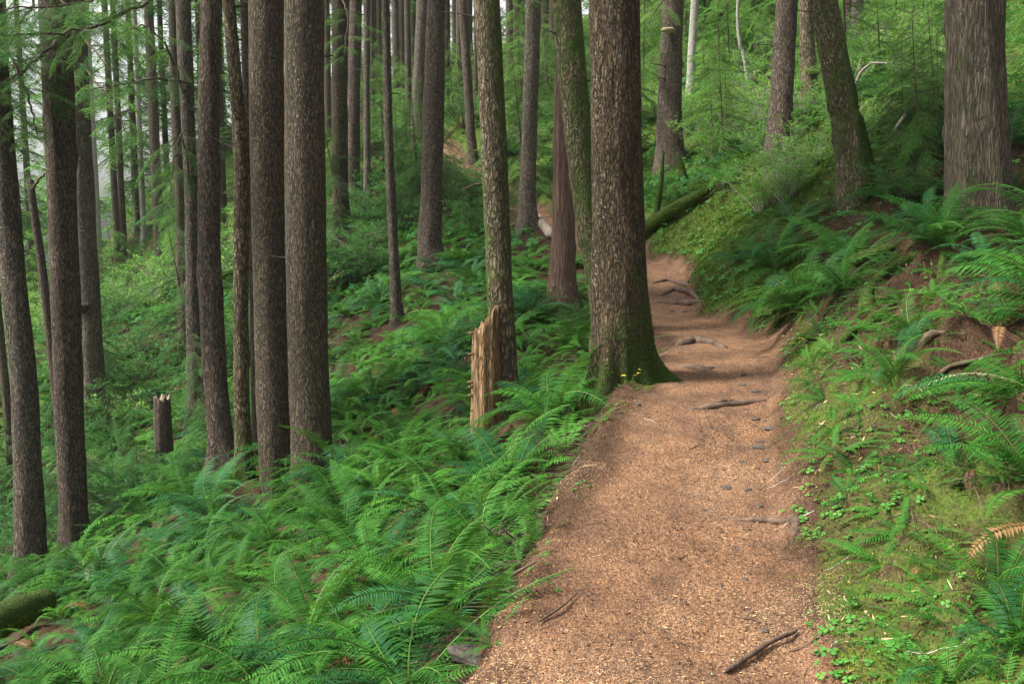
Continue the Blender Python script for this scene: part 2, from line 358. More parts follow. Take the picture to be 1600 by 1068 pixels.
# ------------------------------------------------------------------ ground sheet and path
def axis(segs):
    out = [segs[0][0]]
    for a, b, s in segs:
        n = max(1, int(round((b - a) / s))); out += list(np.linspace(a, b, n + 1)[1:])
    return np.array(out)
gx = axis([(-160, -60, 8), (-60, -20, 1.6), (-20, -7, .4), (-7, -1.5, .1), (-1.5, 3.6, .04), (3.6, 7, .1), (7, 16, .35), (16, 60, 1.6), (60, 160, 8)])
gy = axis([(-30, -6, 2), (-6, 2.4, .3), (2.4, 12, .045), (12, 18, .09), (18, 32, .25), (32, 60, 1.0), (60, 220, 6)])
XX, YY = np.meshgrid(gx, gy, indexing='ij')
ZZ = H(XX, YY)
nx_, ny_ = XX.shape
ii, jj = np.meshgrid(np.arange(nx_ - 1), np.arange(ny_ - 1), indexing='ij')
Qg = np.stack([ii * ny_ + jj, (ii + 1) * ny_ + jj, (ii + 1) * ny_ + jj + 1, ii * ny_ + jj + 1], -1).reshape(-1, 4)
Vg = np.stack([XX, YY, ZZ], -1).reshape(-1, 3)
def edge_d(x, y):
    return np.abs(x - fx_(y)) - fw_(y) + .12 * vnoise(x * 1.9, y * 1.9, 0, 21) + .07 * vnoise(x * 8, y * 8, 0, 22)
E = edge_d(Vg[:, 0], Vg[:, 1])
pathw = 1 - np.where(Vg[:, 0] < fx_(Vg[:, 1]), sstep(-.24, .04, E), sstep(-.12, .18, E)); pathw = pathw * (1 - sstep(31, 35, Vg[:, 1]))
ux = Vg[:, 0] - fx_(Vg[:, 1])
def moss_w(x, y, e, u):
    n = vnoise(x * 1.1, y * 1.1, 0, 31)
    r = (u > 0) * (sstep(-.02, .25, e) * (.74 + .30 * n) * (1 - .62 * sstep(.7, 1.5, e) * (y < 13)) * (1 - .8 * np.exp(-((y - 8.9) / 1.7) ** 2) * sstep(.15, .5, e)))
    r = np.maximum(r, (u > 0) * sstep(.0, .3, e) * .85 * np.exp(-((y - 15.5) / 3.2) ** 2))      # bright mossy bank at the bend
    l = (u < 0) * np.exp(-((e - .05) / .16) ** 2) * (.35 + .35 * n)
    far = sstep(16, 24, np.hypot(x, y)) * (.55 + .35 * n) * sstep(.1, .8, e)
    return np.clip(np.maximum(np.maximum(r, l), far), 0, 1)
mossw = moss_w(Vg[:, 0], Vg[:, 1], E, ux)
fc = Vg[Qg].mean(1); fe = edge_d(fc[:, 0], fc[:, 1]); onp = (fe < .02) & (fc[:, 1] < 34) & (fc[:, 1] > -6)
for nm, sel in (('ground', ~onp), ('path', onp)):
    q = Qg[sel]; uq, inv = np.unique(q, return_inverse=True)
    me = np_mesh(nm, Vg[uq], inv.reshape(-1, 4), [M['ground']], attrs={'path': pathw[uq], 'moss': mossw[uq]}, smooth=True)
    o = link(me, nm); tag(o, kind='structure')
# ------------------------------------------------------------------ templates: fronds, boughs
def frond(n=42, e0=62, e1=-30, bend=.12, half=.128, wfac=.86, start=.1, fwd=.3, twist=.0):
    """one fern frond of unit length growing along +X, arching up then over"""
    g = Geo(); ns = 14; s = np.linspace(0, 1, ns); el = np.radians(e0 + (e1 - e0) * s ** 1.15)
    dx, dz = np.cos(el), np.sin(el)
    X = np.concatenate([[0], np.cumsum((dx[1:] + dx[:-1]) / 2)]) / (ns - 1); Z = np.concatenate([[0], np.cumsum((dz[1:] + dz[:-1]) / 2)]) / (ns - 1)
    Yv = bend * s ** 2; pts = np.stack([X, Yv, Z], 1)
    g.tube(pts, np.linspace(.0050, .0016, ns), 1)
    t = start + (1 - start) * np.linspace(0, 1, n) ** 1.0
    prof = np.minimum(sstep(start - .12, start + .22, t) * .55 + .45, 1) * (1 - np.clip((t - .4) / .6, 0, 1) ** 1.9) + .02
    pos = np.stack([np.interp(t, s, pts[:, k]) for k in range(3)], 1)
    tan = np.stack([np.interp(t, s, np.gradient(pts[:, k])) for k in range(3)], 1); tan /= np.linalg.norm(tan, axis=1)[:, None]
    up = np.stack([-tan[:, 2], 0 * t, tan[:, 0]], 1); up /= np.linalg.norm(up, axis=1)[:, None]
    lat = np.cross(up, tan); sp = (1 - start) / n
    for sgn in (-1, 1):
        jit = RNG.normal(0, .06, (n, 1)); lift = RNG.normal(-.08, .10, (n, 1)) + twist * sgn
        d = lat * sgn + tan * (fwd + jit) + up * lift; d /= np.linalg.norm(d, axis=1)[:, None]
        sd = np.cross(d, up); sd /= np.linalg.norm(sd, axis=1)[:, None]
        keep = RNG.random(n) > .03
        g.kites(pos[keep], d[keep], sd[keep], (half * prof * RNG.uniform(.9, 1.08, n))[keep], sp * wfac * (.55 + .45 * prof[keep]), 0, .35 + .4 * RNG.random(keep.sum()), .28, sag=np.array([0, 0, -.12]))
    return g.done()
FR = [frond(44, a, b, c, tw) if False else frond(44, a, b, c) for a, b, c in ((70, -35, .12), (60, -45, -.15), (52, -28, .2), (45, -18, -.08), (74, -10, .05), (36, -30, .1), (64, -60, -.05), (28, -20, .15))]
FRM = [frond(26, a, b, c, wfac=.95) for a, b, c in ((68, -38, .12), (56, -30, -.15), (42, -25, .1), (30, -30, -.1))]
FRD = [frond(24, a, b, c, half=.095, wfac=.80, start=.12, fwd=.45) for a, b, c in ((40, -10, .1), (26, -18, -.15), (55, -5, .1), (14, -8, .2))]
def bough(n2=26, n3=9, L3=.035, W3=.011, droop=.35, spread=.42):
    """a flat hemlock spray of unit length along +X"""
    g = Geo(); ns = 8; s = np.linspace(0, 1, ns); ax = np.stack([s * (1 - .1 * droop * s), .05 * np.sin(s * 3 + RNG.random() * 6), .06 * s - droop * s ** 2], 1)
    g.tube(ax, np.linspace(.010, .002, ns), 1)
    B, D, S, LL, RR = [], [], [], [], []
    for k in range(n2):
        t = .1 + .9 * (k + RNG.random() * .6) / n2; sg = 1 if k % 2 else -1
        p0 = np.array([np.interp(t, s, ax[:, i]) for i in range(3)])
        l2 = spread * (1 - (t - .1)) ** .8 * RNG.uniform(.55, 1.1) + .03
        d = np.array([.55 + .3 * RNG.random(), sg, -.12 - .4 * RNG.random()]); d /= np.linalg.norm(d)
        u = np.linspace(0, 1, n3); q = p0 + d * (u * l2)[:, None]; q[:, 2] -= .22 * l2 * u ** 2
        if k % 2 == 0 or True: g.tube(q[::max(1, n3 - 1)], [.0035, .001], 1)
        per = np.cross(d, [0, 0, 1.]); per /= np.linalg.norm(per)
        for s2 in (-1, 1):
            dd = d * .6 + per * s2 + RNG.normal(0, .15, (n3, 3)); dd /= np.linalg.norm(dd, axis=1)[:, None]
            sd = np.cross(dd, [0, 0, 1.]) + RNG.normal(0, .25, (n3, 3)); sd /= np.linalg.norm(sd, axis=1)[:, None]
            B.append(q); D.append(dd); S.append(sd); LL.append(L3 * (1.15 - u * .6) * RNG.uniform(.7, 1.5, n3)); RR.append(np.full(n3, RNG.random()))
    B, D, S = map(np.concatenate, (B, D, S)); LL = np.concatenate(LL)
    g.kites(B, D, S, LL, W3 * 1.0, 0, np.concatenate(RR) * .6 + .3 * RNG.random(len(B)), .45)
    return g.done()
BOF = [bough(30, 12, .045, .011, d) for d in (.15, .35, .55)]
BOC = [bough(20, 6, .085, .026, d, .5) for d in (.15, .35, .5)]
# ------------------------------------------------------------------ trunks
def trunk_geo(pts, wid, depth=None, lobes=(), flare=.45, fh=.24, top=None, mossf=None, sides=28, seed=0, lump=.07, under=.5, dz=.12, flute=.0):
    """pts: world centreline from bottom to top (local, z rising), wid: radii there"""
    pts = np.array([tuple(p) for p in pts], float); wid = np.array(wid, float)
    o = np.argsort(pts[:, 2]); pts = pts[o]; wid = wid[o]
    z0, z1 = pts[0, 2] - under, (top if top is not None else pts[-1, 2])
    zs = np.concatenate([np.arange(z0, pts[0, 2] + 1.2, dz * .5), np.arange(pts[0, 2] + 1.2, z1, dz * 1.6)])
    if len(zs) < 3: zs = np.linspace(z0, z1, 8)
    def ext(vals):
        r = np.interp(zs, pts[:, 2], vals)
        up = zs > pts[-1, 2]; sl = (vals[-1] - vals[-2]) / max(pts[-1, 2] - pts[-2, 2], .1)
        return np.where(up, vals[-1] + sl * .6 * (zs - pts[-1, 2]), r)
    X, Y = ext(pts[:, 0]), ext(pts[:, 1])
    k = np.array([.06, .12, .2, .24, .2, .12, .06]); k /= k.sum()
    X = np.convolve(np.pad(X, 3, mode='edge'), k, 'valid'); Y = np.convolve(np.pad(Y, 3, mode='edge'), k, 'valid')
    Rr = np.interp(zs, pts[:, 2], wid); Rr = np.where(zs > pts[-1, 2], wid[-1] * np.clip(1 - .035 * (zs - pts[-1, 2]), .25, 1), Rr)
    th = np.arange(sides) * 2 * math.pi / sides
    Z, T = np.meshgrid(zs, th, indexing='ij'); h = np.maximum(Z - pts[0, 2], 0)
    R = Rr[:, None] * np.ones_like(T)
    f = 1 + flare * np.exp(-h / fh) * (1 + .35 * np.sin(3 * T + seed) + .3 * np.sin(5 * T + 2 * seed))
    for a, amp, spr, hh in lobes:
        dth = (T - a + math.pi) % (2 * math.pi) - math.pi
        f = f + amp * np.exp(-h / hh) * np.exp(-(dth / spr) ** 2)
    cxn, sxn = np.cos(T), np.sin(T)
    f = f + lump * fbm(cxn * 1.6 + seed, sxn * 1.6, Z * 1.3, seed, 3) + .025 * vnoise(cxn * 7, sxn * 7, Z * 3.5, seed + 5)
    f = f + flute * vnoise(cxn * 4.5 + seed, sxn * 4.5, Z * .35, seed + 9) + flute * .6 * vnoise(cxn * 10, sxn * 10, Z * .8, seed + 10)
    rk = random.Random(seed + 3)
    for _ in range(int((z1 - z0) * .55)):
        ka, kz, ks = rk.uniform(0, 6.28), rk.uniform(z0 + .8, z1), rk.uniform(.06, .13); dk = (T - ka + math.pi) % (2 * math.pi) - math.pi
        f = f + rk.uniform(.06, .16) * np.exp(-((Z - kz) / ks) ** 2 - (dk / .28) ** 2)
    R = R * f
    V = np.stack([X[:, None] + R * cxn, Y[:, None] + R * sxn, Z], -1)
    n = len(zs); i, j = np.meshgrid(np.arange(n - 1), np.arange(sides), indexing='ij'); j2 = (j + 1) % sides
    Q = np.stack([i * sides + j, i * sides + j2, (i + 1) * sides + j2, (i + 1) * sides + j], -1).reshape(-1, 4)
    moss = np.zeros_like(Z) if mossf is None else mossf(h, T)
    if mossf is None: moss = .30 * np.exp(-h / .6) + .10 * (vnoise(cxn * 1.5, sxn * 1.5, Z * .5, seed + 20) > 0)
    V = V.reshape(-1, 3); moss = moss.ravel()
    c = len(V); V = np.vstack([V, [[X[-1], Y[-1], zs[-1] + .05]]]); moss = np.append(moss, 0)
    a = (n - 1) * sides
    cap = np.array([[a + k_, a + k_ + 1, a + (k_ + 2) % sides, c] for k_ in range(0, sides, 2)])
    return V, np.vstack([Q, cap]), np.clip(moss, 0, 1.2)
TREES = {}
def tree(key, pix, d, mat, label, top=20, group=None, name='conifer_tree', cat='tree', d_top=None, **kw):
    """pix: (px, py, width px) from base to top in the photo; stands at distance d"""
    pix = sorted(pix, key=lambda q: -q[1]); dt = d if d_top is None else d_top
    ys = [q[1] for q in pix]; pts = []; rad = []
    for q in pix:
        f = (ys[0] - q[1]) / max(1, ys[0] - ys[-1]); dd = d + (dt - d) * f
        p = P(q[0], q[1], dd); pts.append(p); rad.append(q[2] / 2 / F * math.hypot(p.x, dd) / (math.hypot(p.x, dd) / dd))
    b = pts[0].copy(); gz = h1(b.x, b.y)
    if gz < pts[0].z:      # reach the ground when the photo's base is hidden in leaves
        pts.insert(0, Vector((b.x, b.y, gz))); rad.insert(0, rad[0] * 1.03)
    base = Vector((pts[0].x, pts[0].y, max(gz, min(pts[0].z, gz + .02))))
    e = empty(name, base); tag(e, label, cat, group)
    seed = sum(map(ord, key)) % 97
    V, Q, mo = trunk_geo([p - base for p in pts], rad, top=top - base.z, seed=seed, **kw)
    me = np_mesh('trunk', V, Q, [M[mat]], attrs={'moss': mo}, smooth=True)
    t = link(me, 'trunk', e); TREES[key] = (e, base, pts, rad)
    return e
def stub(e, p, dirv, L, r, mat='twig', name='branch_stub', kink=.1):
    """short dead branch; p in world coordinates"""
    g = Geo(); n = 6; s = np.linspace(0, 1, n)[:, None]; d = np.array(dirv, float); d /= np.linalg.norm(d)
    pts = np.array(p - e.location)[None] + d * s * L + np.array([0, 0, 1]) * (kink * L * s ** 2) + RNG.normal(0, .02 * L, (n, 3)) * s
    g.tube(pts, np.linspace(r, r * .35, n), 0, 6); V, Q, mi, R = g.done()
    return link(np_mesh(name, V, Q, [M[mat]], mi, R, smooth=True), name, e)
lowmoss = lambda a, hh, ang=None: (lambda h, T: a * np.exp(-h / hh) * (1 if ang is None else (.45 + .55 * np.cos(T - ang))))
# --- left stand
tree('L1', [(50, 905, 46), (46, 800, 44), (38, 600, 40), (18, 400, 36), (3, 190, 32), (-14, 0, 30)], 12, 'barkgrey', 'leaning grey-brown trunk at the left edge of the stand, nearest the mossy log', lobes=[(4.0, .5, .5, .3)])
tree('L2', [(118, 850, 50), (115, 800, 42), (107, 600, 43), (100, 400, 43), (93, 200, 45), (86, 0, 47)], 12.5, 'barkred', 'thick reddish-brown trunk, second from the left edge, in front of another trunk', flare=.2)
tree('L3', [(148, 690, 44), (145, 600, 37), (134, 400, 35), (124, 200, 34), (116, 0, 30)], 19, 'barkgrey', 'grey trunk with a lumpy burl half hidden behind the thick reddish trunk')
tree('L4', [(92, 640, 15), (82, 560, 14), (66, 420, 13), (52, 320, 12), (43, 265, 11)], 14.5, 'deadbark', 'thin dark dead pole leaning left with a broken top between the two left trunks', top=h1(-6.6, 14.5) + 1, name='dead_tree')
TREES['L4'][0].children[0].data = (lambda r: np_mesh('trunk', r[0], r[1], [M['deadbark']], attrs={'moss': r[2]}, smooth=True))(trunk_geo([p - TREES['L4'][1] for p in TREES['L4'][2]], TREES['L4'][3], seed=5, flare=.1, sides=12))
tree('L5', [(14, 665, 14), (4, 560, 12), (-12, 400, 12), (-30, 0, 10)], 17, 'deadbark', 'very thin dark trunk just inside the left edge behind the leaning grey trunk', sides=14)
tree('L6', [(306, 585, 28), (303, 500, 24), (299, 300, 20), (292, 150, 22), (286, 0, 23)], 17, 'barkgrey', 'slim pale speckled trunk just left of a reddish-brown trunk')
tree('L6b', [(287, 450, 20), (281, 300, 16), (273, 150, 14), (270, 0, 13)], 22, 'bark', 'slim dark trunk close behind the pale speckled trunk on its left')
tree('L7', [(350, 735, 44), (346, 690, 40), (337, 600, 37), (326, 400, 36), (326, 200, 33), (330, 0, 31)], 12.3, 'barkred', 'reddish-brown trunk with a flared twisted base, standing left of a crooked mossy trunk', lobes=[(5.4, .5, .5, .35), (3.9, .4, .4, .25)], mossf=lowmoss(.6, .5, 5.5))
tree('L8', [(384, 760, 30), (378, 650, 25), (376, 500, 24), (377, 300, 23), (379, 230, 24), (374, 180, 22), (366, 120, 20), (364, 60, 20), (356, 0, 19), (352, -40, 18)], 11.4, 'barkmoss', 'slender crooked trunk with a kink high up and a mossy foot', d_top=11.2, mossf=lowmoss(.9, .5))
tree('L9', [(410, 745, 30), (404, 600, 24), (399, 400, 20), (389, 150, 19), (384, 0, 18)], 12.6, 'bark', 'brown trunk squeezed between the crooked trunk and a thick ridged trunk', mossf=lowmoss(.4, .6))
tree('L10', [(432, 778, 48), (427, 650, 52), (421, 400, 52), (417, 200, 53), (416, 0, 53)], 10.9, 'bark', 'thick ridged brown trunk, left one of the closely set thick pair', flare=.12, lump=.04)
tree('L11', [(489, 785, 66), (487, 700, 66), (481, 550, 63), (478, 400, 62), (476, 200, 61), (475, 0, 60)], 10, 'bark', 'thickest ridged dark brown trunk of the left stand, right one of the close pair', flare=.1, lobes=[(5.5, .35, .5, .3)], lump=.04, mossf=lowmoss(.3, .5), sides=40)
# --- middle stand
tree('M1', [(536, 392, 30), (532, 300, 25), (530, 150, 24), (531, 0, 23)], 24, 'bark', 'straight dark trunk right of the thick pair, rising from shrubs')
tree('M2', [(550, 305, 24), (553, 150, 19), (556, 0, 18)], 28, 'barkred', 'purplish-brown trunk directly behind the straight dark trunk right of the thick pair')
tree('M3', [(574, 328, 12), (573, 150, 10), (573, 0, 10)], 27, 'barkgrey', 'thin lumpy grey trunk between the purplish trunk and the pale sapling trunk', sides=16)
tree('M4', [(621, 500, 22), (619, 470, 17), (613, 350, 15), (607, 200, 13), (603, 0, 11)], 17, 'barkgrey', 'slender pale young trunk standing alone in the ferns', sides=20, flare=.25)
tree('M5', [(675, 420, 46), (672, 380, 37), (674, 300, 33), (678, 150, 31), (682, 0, 28)], 20, 'barkred', 'straight trunk with pale speckled left side and flared foot above the fern slope', flare=.15, lobes=[(5.6, .5, .4, .35)])
tree('M6', [(651, 272, 20), (653, 150, 18), (660, 0, 17)], 32, 'barkgrey', 'grey trunk close behind and left of the speckled straight trunk')
tree('M8', [(742, 280, 18), (735, 200, 14), (728, 80, 14), (722, 0, 13)], 30, 'barkred', 'slightly leaning slim trunk beside the far bend of the trail')
tree('S', [(788, 668, 52), (787, 600, 46), (781, 450, 41), (775, 300, 40), (768, 150, 40), (761, 0, 39)], 9, 'barkmoss', 'flaky mottled trunk with moss patches growing beside the rotten orange snag', flare=.15, lump=.06, mossf=lambda h, T: .25 + .2 * np.sin(T * 2 + h), sides=36)
tree('M11', [(825, 350, 30), (824, 300, 26), (828, 180, 23), (834, 0, 24)], 21, 'barkgrey', 'straight speckled grey trunk beside the trail, left of the reddish cedar')
tree('C', [(878, 475, 46), (878, 440, 42), (880, 350, 36), (882, 200, 33), (884, 0, 31)], 14, 'cedar', 'smooth reddish cedar trunk tapering upward behind the curved trunk', flare=.2)
tree('Lean', [(945, 500, 44), (938, 440, 42), (920, 350, 40), (909, 270, 40), (900, 180, 43), (891, 90, 45), (884, 0, 44)], 11, 'barkmoss', 'curved mossy trunk leaning left out from behind the biggest trailside trunk', flare=.1, mossf=lambda h, T: .35 + .15 * np.cos(T), sides=36)
tree('B', [(972, 590, 88), (970, 520, 88), (967, 450, 85), (965, 350, 82), (962, 200, 78), (960, 0, 75)], 8.3, 'barkbig', 'biggest ridged brown trunk with mossy flared roots on the left edge of the trail', flare=.05, fh=.3, sides=110, dz=.045,
     lobes=[(-.15, 1.75, .22, .12), (-.15, .32, .45, .45), (-.85, .42, .16, .16), (4.15, .75, .26, .30), (4.75, .22, .16, .3), (3.3, .40, .22, .28), (.9, .5, .3, .2)], under=.7, lump=.055,
     mossf=lambda h, T: .80 * np.exp(-h / .45) + .50 * np.exp(-h / 1.5) * np.clip(np.cos(T + .3), 0, 1))
# --- right hillside
tree('R1', [(1048, 265, 52), (1047, 235, 44), (1046, 180, 38), (1048, 100, 34), (1052, 0, 32)], 23, 'barkred', 'dark trunk with a bracket fungus and flared foot above the trail bend', flare=.12, lobes=[(5.4, .2, .5, .5)])
tree('R2', [(1076, 195, 14), (1080, 100, 13), (1086, 0, 12)], 28, 'whitebark', 'slim lichen-spotted pale trunk right of the trunk with the bracket fungus', sides=16)
tree('R3', [(1168, 125, 6), (1163, 90, 6), (1151, 50, 5), (1153, 0, 4)], 27, 'whitebark', 'very thin white bowed sapling trunk in the misty hillside thicket', sides=10, top=9, name='sapling_tree')
tree('R4', [(1220, 220, 42), (1221, 160, 36), (1225, 80, 33), (1230, 0, 31)], 17, 'barkred', 'brown trunk on the hillside, leftmost of the cluster beside the leaning mossy trunk', flare=.12)
tree('R5', [(1270, 180, 32), (1265, 130, 26), (1261, 60, 22), (1259, 0, 20)], 20, 'barkmoss', 'mossy brown trunk partly hidden behind the leaning trunk on the hillside')
tree('R6', [(1340, 285, 62), (1334, 250, 54), (1320, 170, 46), (1304, 90, 43), (1285, 0, 41)], 13, 'barkmoss', 'strongly leaning mossy trunk with bright moss up its right side on the hillside', flare=.12, mossf=lambda h, T: .25 + .95 * np.exp(-h / 1.1) * np.clip(np.cos(T + .2), 0, 1), sides=40)
tree('R7', [(1323, 110, 17), (1326, 0, 14)], 24.5, 'bark', 'darker left trunk of the distant pair near the top of the hillside')
tree('R7b', [(1338, 112, 22), (1340, 0, 17)], 24, 'barkgrey', 'lighter right trunk of the distant pair near the top of the hillside')
tree('R8', [(1532, 350, 104), (1528, 300, 94), (1525, 200, 87), (1523, 100, 83), (1522, 0, 81)], 11, 'cedargrey', 'massive old fluted cedar trunk at the right edge of the hillside', flare=.10, fh=.35, lobes=[(4.0, .25, .3, .6), (4.9, .18, .25, .8), (5.8, .25, .35, .5)], sides=72, dz=.06, lump=.06, flute=.07, mossf=lambda h, T: .18 + .2 * np.exp(-h / .5))
# far slender trunks filling the stand behind (shared shapes)
def pole_mesh(nm, mat, r, hgt, seed):
    pts = [(0, 0, 0), (.08 * math.sin(seed), .05, hgt * .5), (.2 * math.sin(seed * 2), 0, hgt)]
    V, Q, mo = trunk_geo(pts, [r, r * .8, r * .5], top=hgt, seed=seed, sides=14, dz=.5, flare=.4, fh=.4, under=1.0)
    return np_mesh('trunk', V, Q, [M[mat]], attrs={'moss': mo}, smooth=True)
POLES = [pole_mesh('p', m, r, 24, k) for k, (m, r) in enumerate((('barkgrey', .17), ('bark', .20), ('barkred', .24), ('whitebark', .14), ('barkgrey', .26), ('bark', .13)))]
def crown_geo(h0, h1_, n, L0, tmpl, droop=0.12, seed=0):
    rs = random.Random(seed); g = Geo()
    for k in range(n):
        f = (k + rs.random()) / n; z = h0 + (h1_ - h0) * f
        L = L0 * (1 - f) ** .7 * rs.uniform(.6, 1.1) + .25
        put(g, rs.choice(tmpl), rotm(rs.uniform(0, 2 * math.pi), rs.uniform(-.25, .25) + droop), L, (0, 0, z), rmix=.5)
    return g.done()
def mk(T, name, mats): return np_mesh(name, T[0], T[1], mats, T[2], T[3])
NM, NL = [M['needle'], M['twig']], [M['needlelit'], M['twig']]
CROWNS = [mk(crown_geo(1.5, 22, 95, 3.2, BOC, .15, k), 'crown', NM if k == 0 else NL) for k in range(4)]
THIN = [mk(crown_geo(4, 22, 42, 2.2, BOC, .2, 10 + k), 'crown', NM) for k in range(2)]
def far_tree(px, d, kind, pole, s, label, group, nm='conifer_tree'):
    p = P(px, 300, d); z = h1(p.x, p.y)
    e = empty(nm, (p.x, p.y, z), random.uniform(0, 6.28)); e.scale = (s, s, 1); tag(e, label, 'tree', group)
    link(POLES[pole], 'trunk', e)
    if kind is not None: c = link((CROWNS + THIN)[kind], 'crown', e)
    return e
# left: leafy bright hemlocks beyond the slope; pixel columns seen in the photo
for px, d, kind, pole, s in [(148, 30, None, 3, 1.1), (180, 38, 4, 5, 1.0), (190, 34, None, 1, .55), (214, 42, 1, 5, .9), (222, 40, None, 3, .8), (246, 33, None, 2, .75), (262, 45, 0, 5, 1),
                             (20, 40, 3, 5, .9), (-40, 33, 0, 1, .9), (118, 52, 3, 0, 1), (320, 44, 3, 5, 1), (345, 36, 5, 2, .8), (352, 50, 1, 0, 1), (-90, 45, 1, 0, 1), (210, 66, 3, 1, 1.1), (-140, 38, 2, 1, .9), (45, 60, 3, 1, 1.1)]:
    far_tree(px, d, kind, pole, s, ('pale hazy hemlock with light drooping foliage in the bright gap beyond the left slope' if kind is not None else 'bare slim distant trunk in the bright gap beyond the left slope'),
             'distant leafy hemlocks beyond the left slope' if kind is not None else 'bare distant trunks beyond the left slope', 'hemlock_tree' if kind is not None else 'conifer_tree')
for px, d, kind, pole, s in [(515, 40, None, 1, .7), (546, 36, None, 2, .75), (565, 44, None, 3, .9), (584, 40, None, 0, .7), (589, 52, 4, 1, 1), (596, 46, None, 5, .9), (622, 38, None, 0, .85), (631, 43, None, 1, 1.0), (640, 39, None, 0, .75), (648, 50, 5, 1, 1),
                             (698, 36, None, 1, .8), (713, 44, None, 5, 1), (719, 40, None, 0, .8), (733, 50, None, 1, 1), (695, 58, 4, 4, 1), (745, 38, None, 5, .8), (796, 36, None, 0, .8), (806, 42, None, 1, .9), (812, 50, None, 4, 1), (850, 37, None, 5, 1.1), (861, 46, None, 1, .9), (500, 52, 4, 4, 1),
                             (440, 48, None, 1, 1), (460, 60, 5, 4, 1), (605, 64, 1, 4, 1), (660, 66, 3, 4, 1), (760, 62, 1, 4, 1), (556, 70, 3, 4, 1), (840, 66, 1, 4, 1), (900, 50, 3, 0, 1), (530, 60, 1, 1, 1)]:
    far_tree(px, d, kind, pole, s, ('distant hemlock with thin drooping foliage at the misty back of the stand' if kind is not None else 'distant straight trunk among the crowded hazy trunks behind the shrub knoll'),
             'thin leafy hemlocks at the misty back of the stand' if kind is not None else 'crowded distant trunks behind the shrub knoll', 'hemlock_tree' if kind is not None else 'conifer_tree')
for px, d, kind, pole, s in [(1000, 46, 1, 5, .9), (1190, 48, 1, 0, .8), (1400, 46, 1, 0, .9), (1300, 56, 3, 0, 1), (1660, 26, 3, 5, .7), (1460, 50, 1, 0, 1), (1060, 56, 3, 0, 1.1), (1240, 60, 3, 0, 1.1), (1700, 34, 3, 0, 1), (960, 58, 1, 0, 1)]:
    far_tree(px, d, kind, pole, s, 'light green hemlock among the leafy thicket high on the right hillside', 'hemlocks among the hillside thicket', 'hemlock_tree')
# high crowns of the near trees, unseen, added to shade the forest floor
HIGH = [mk(crown_geo(0, 11, 46, 3.3, BOC, .2, 30 + k), 'crown', NM if k else NL) for k in range(3)]
rc = random.Random(17)
for key, (e, base, pts, rad) in TREES.items():
    if key in ('L4', 'L5', 'L11', 'M1', 'M2', 'M3', 'M4', 'B', 'S', 'M5', 'M6', 'M8', 'R1', 'R2', 'R3', 'R4', 'R5', 'R6', 'R7', 'R7b', 'Lean', 'C', 'M11'): continue
    z0 = max(9.5, CAMZ + .25 * base.y + 2) ; a_, b_ = pts[-2], pts[-1]; k_ = .6 / max(b_.z - a_.z, .1) * (z0 - b_.z)
    c = link(rc.choice(HIGH), 'crown', e); c.location = (b_.x + (b_.x - a_.x) * k_ - base.x, b_.y + (b_.y - a_.y) * k_ - base.y, z0 - base.z); c.rotation_euler = (0, 0, rc.uniform(0, 6.28)); c.scale = (rc.uniform(.55, .8),) * 2 + (1,)
# branches reaching in at the upper left and centre, on the trees that carry them
def boughs(e, specs, mat='needle', label=None):
    """specs: branch line as (px,py,d) points; each branch is twig wood with a foliage sub-part"""
    for pts, size, n in specs:
        W = np.array([tuple(P(*q) - e.location) for q in pts]); s = np.linspace(0, 1, len(W)); t = np.linspace(0, 1, 24)
        C = np.stack([np.interp(t, s, W[:, k]) for k in range(3)], 1)
        k3 = np.array([.25, .5, .25]); 
        for _ in range(3):
            C[1:-1] = .25 * C[:-2] + .5 * C[1:-1] + .25 * C[2:]
        C += RNG.normal(0, .012, C.shape)
        g = Geo(); g.tube(C, np.linspace(.024, .005, 24), 0, 6); V, Q, mi, R = g.done()
        b = link(np_mesh('branch', V, Q, [M['twig']], mi, R, smooth=True), 'branch', e)
        g = Geo()
        for k in range(n):
            f = .12 + .88 * (k + random.random()) / n; p = np.array([np.interp(f, t, C[:, i]) for i in range(3)])
            i = min(22, int(f * 23)); dv = C[i + 1] - C[i]; az = math.atan2(dv[1], dv[0]) + (1 if k % 2 else -1) * random.uniform(.5, 1.3)
            if f > .93: az = math.atan2(dv[1], dv[0])
            put(g, random.choice(BOF), rotm(az, random.uniform(.05, .55), random.uniform(-.3, .3)), size * random.uniform(.6, 1.15) * (1.1 - .4 * f), p, rmix=.4)
        T = g.done(); link(mk(T, 'foliage', [M[mat], M['twig']]), 'foliage', b)
T = TREES
boughs(T['L7'][0], [([(326, -70, 12.2), (240, 0, 11.4), (150, 45, 10.6), (60, 55, 10), (-40, 52, 9.6)], .75, 22), ([(326, -120, 12.2), (230, -40, 11.0), (120, 10, 10), (-30, 15, 9.2)], .8, 24)])
boughs(T['L6'][0], [([(292, 160, 17), (262, 70, 16.4), (225, 38, 16), (190, 52, 15.6)], .8, 9), ([(300, 130, 17), (240, 122, 16), (190, 132, 15.2), (140, 140, 14.6)], .7, 10), ([(299, 310, 17), (285, 200, 16.4), (270, 260, 16), (262, 330, 15.6)], 1.0, 12)])
boughs(T['L2'][0], [([(90, -60, 12.4), (30, 40, 11.6), (-20, 90, 11.2)], .9, 14), ([(93, -10, 12.4), (130, 60, 11.8), (175, 110, 11.2)], .7, 10), ([(95, 60, 12.4), (40, 110, 11.9), (-30, 150, 11.4)], .8, 14)])
boughs(T['L4'][0], [([(46, 300, 14.5), (70, 268, 14.3), (90, 262, 14)], .35, 3)])
boughs(T['L3'][0], [([(118, 20, 19), (160, 20, 18), (215, 55, 17.4)], 1.0, 12), ([(118, 90, 19), (170, 150, 18), (200, 215, 17.5)], 1.0, 12)], 'needlelit')
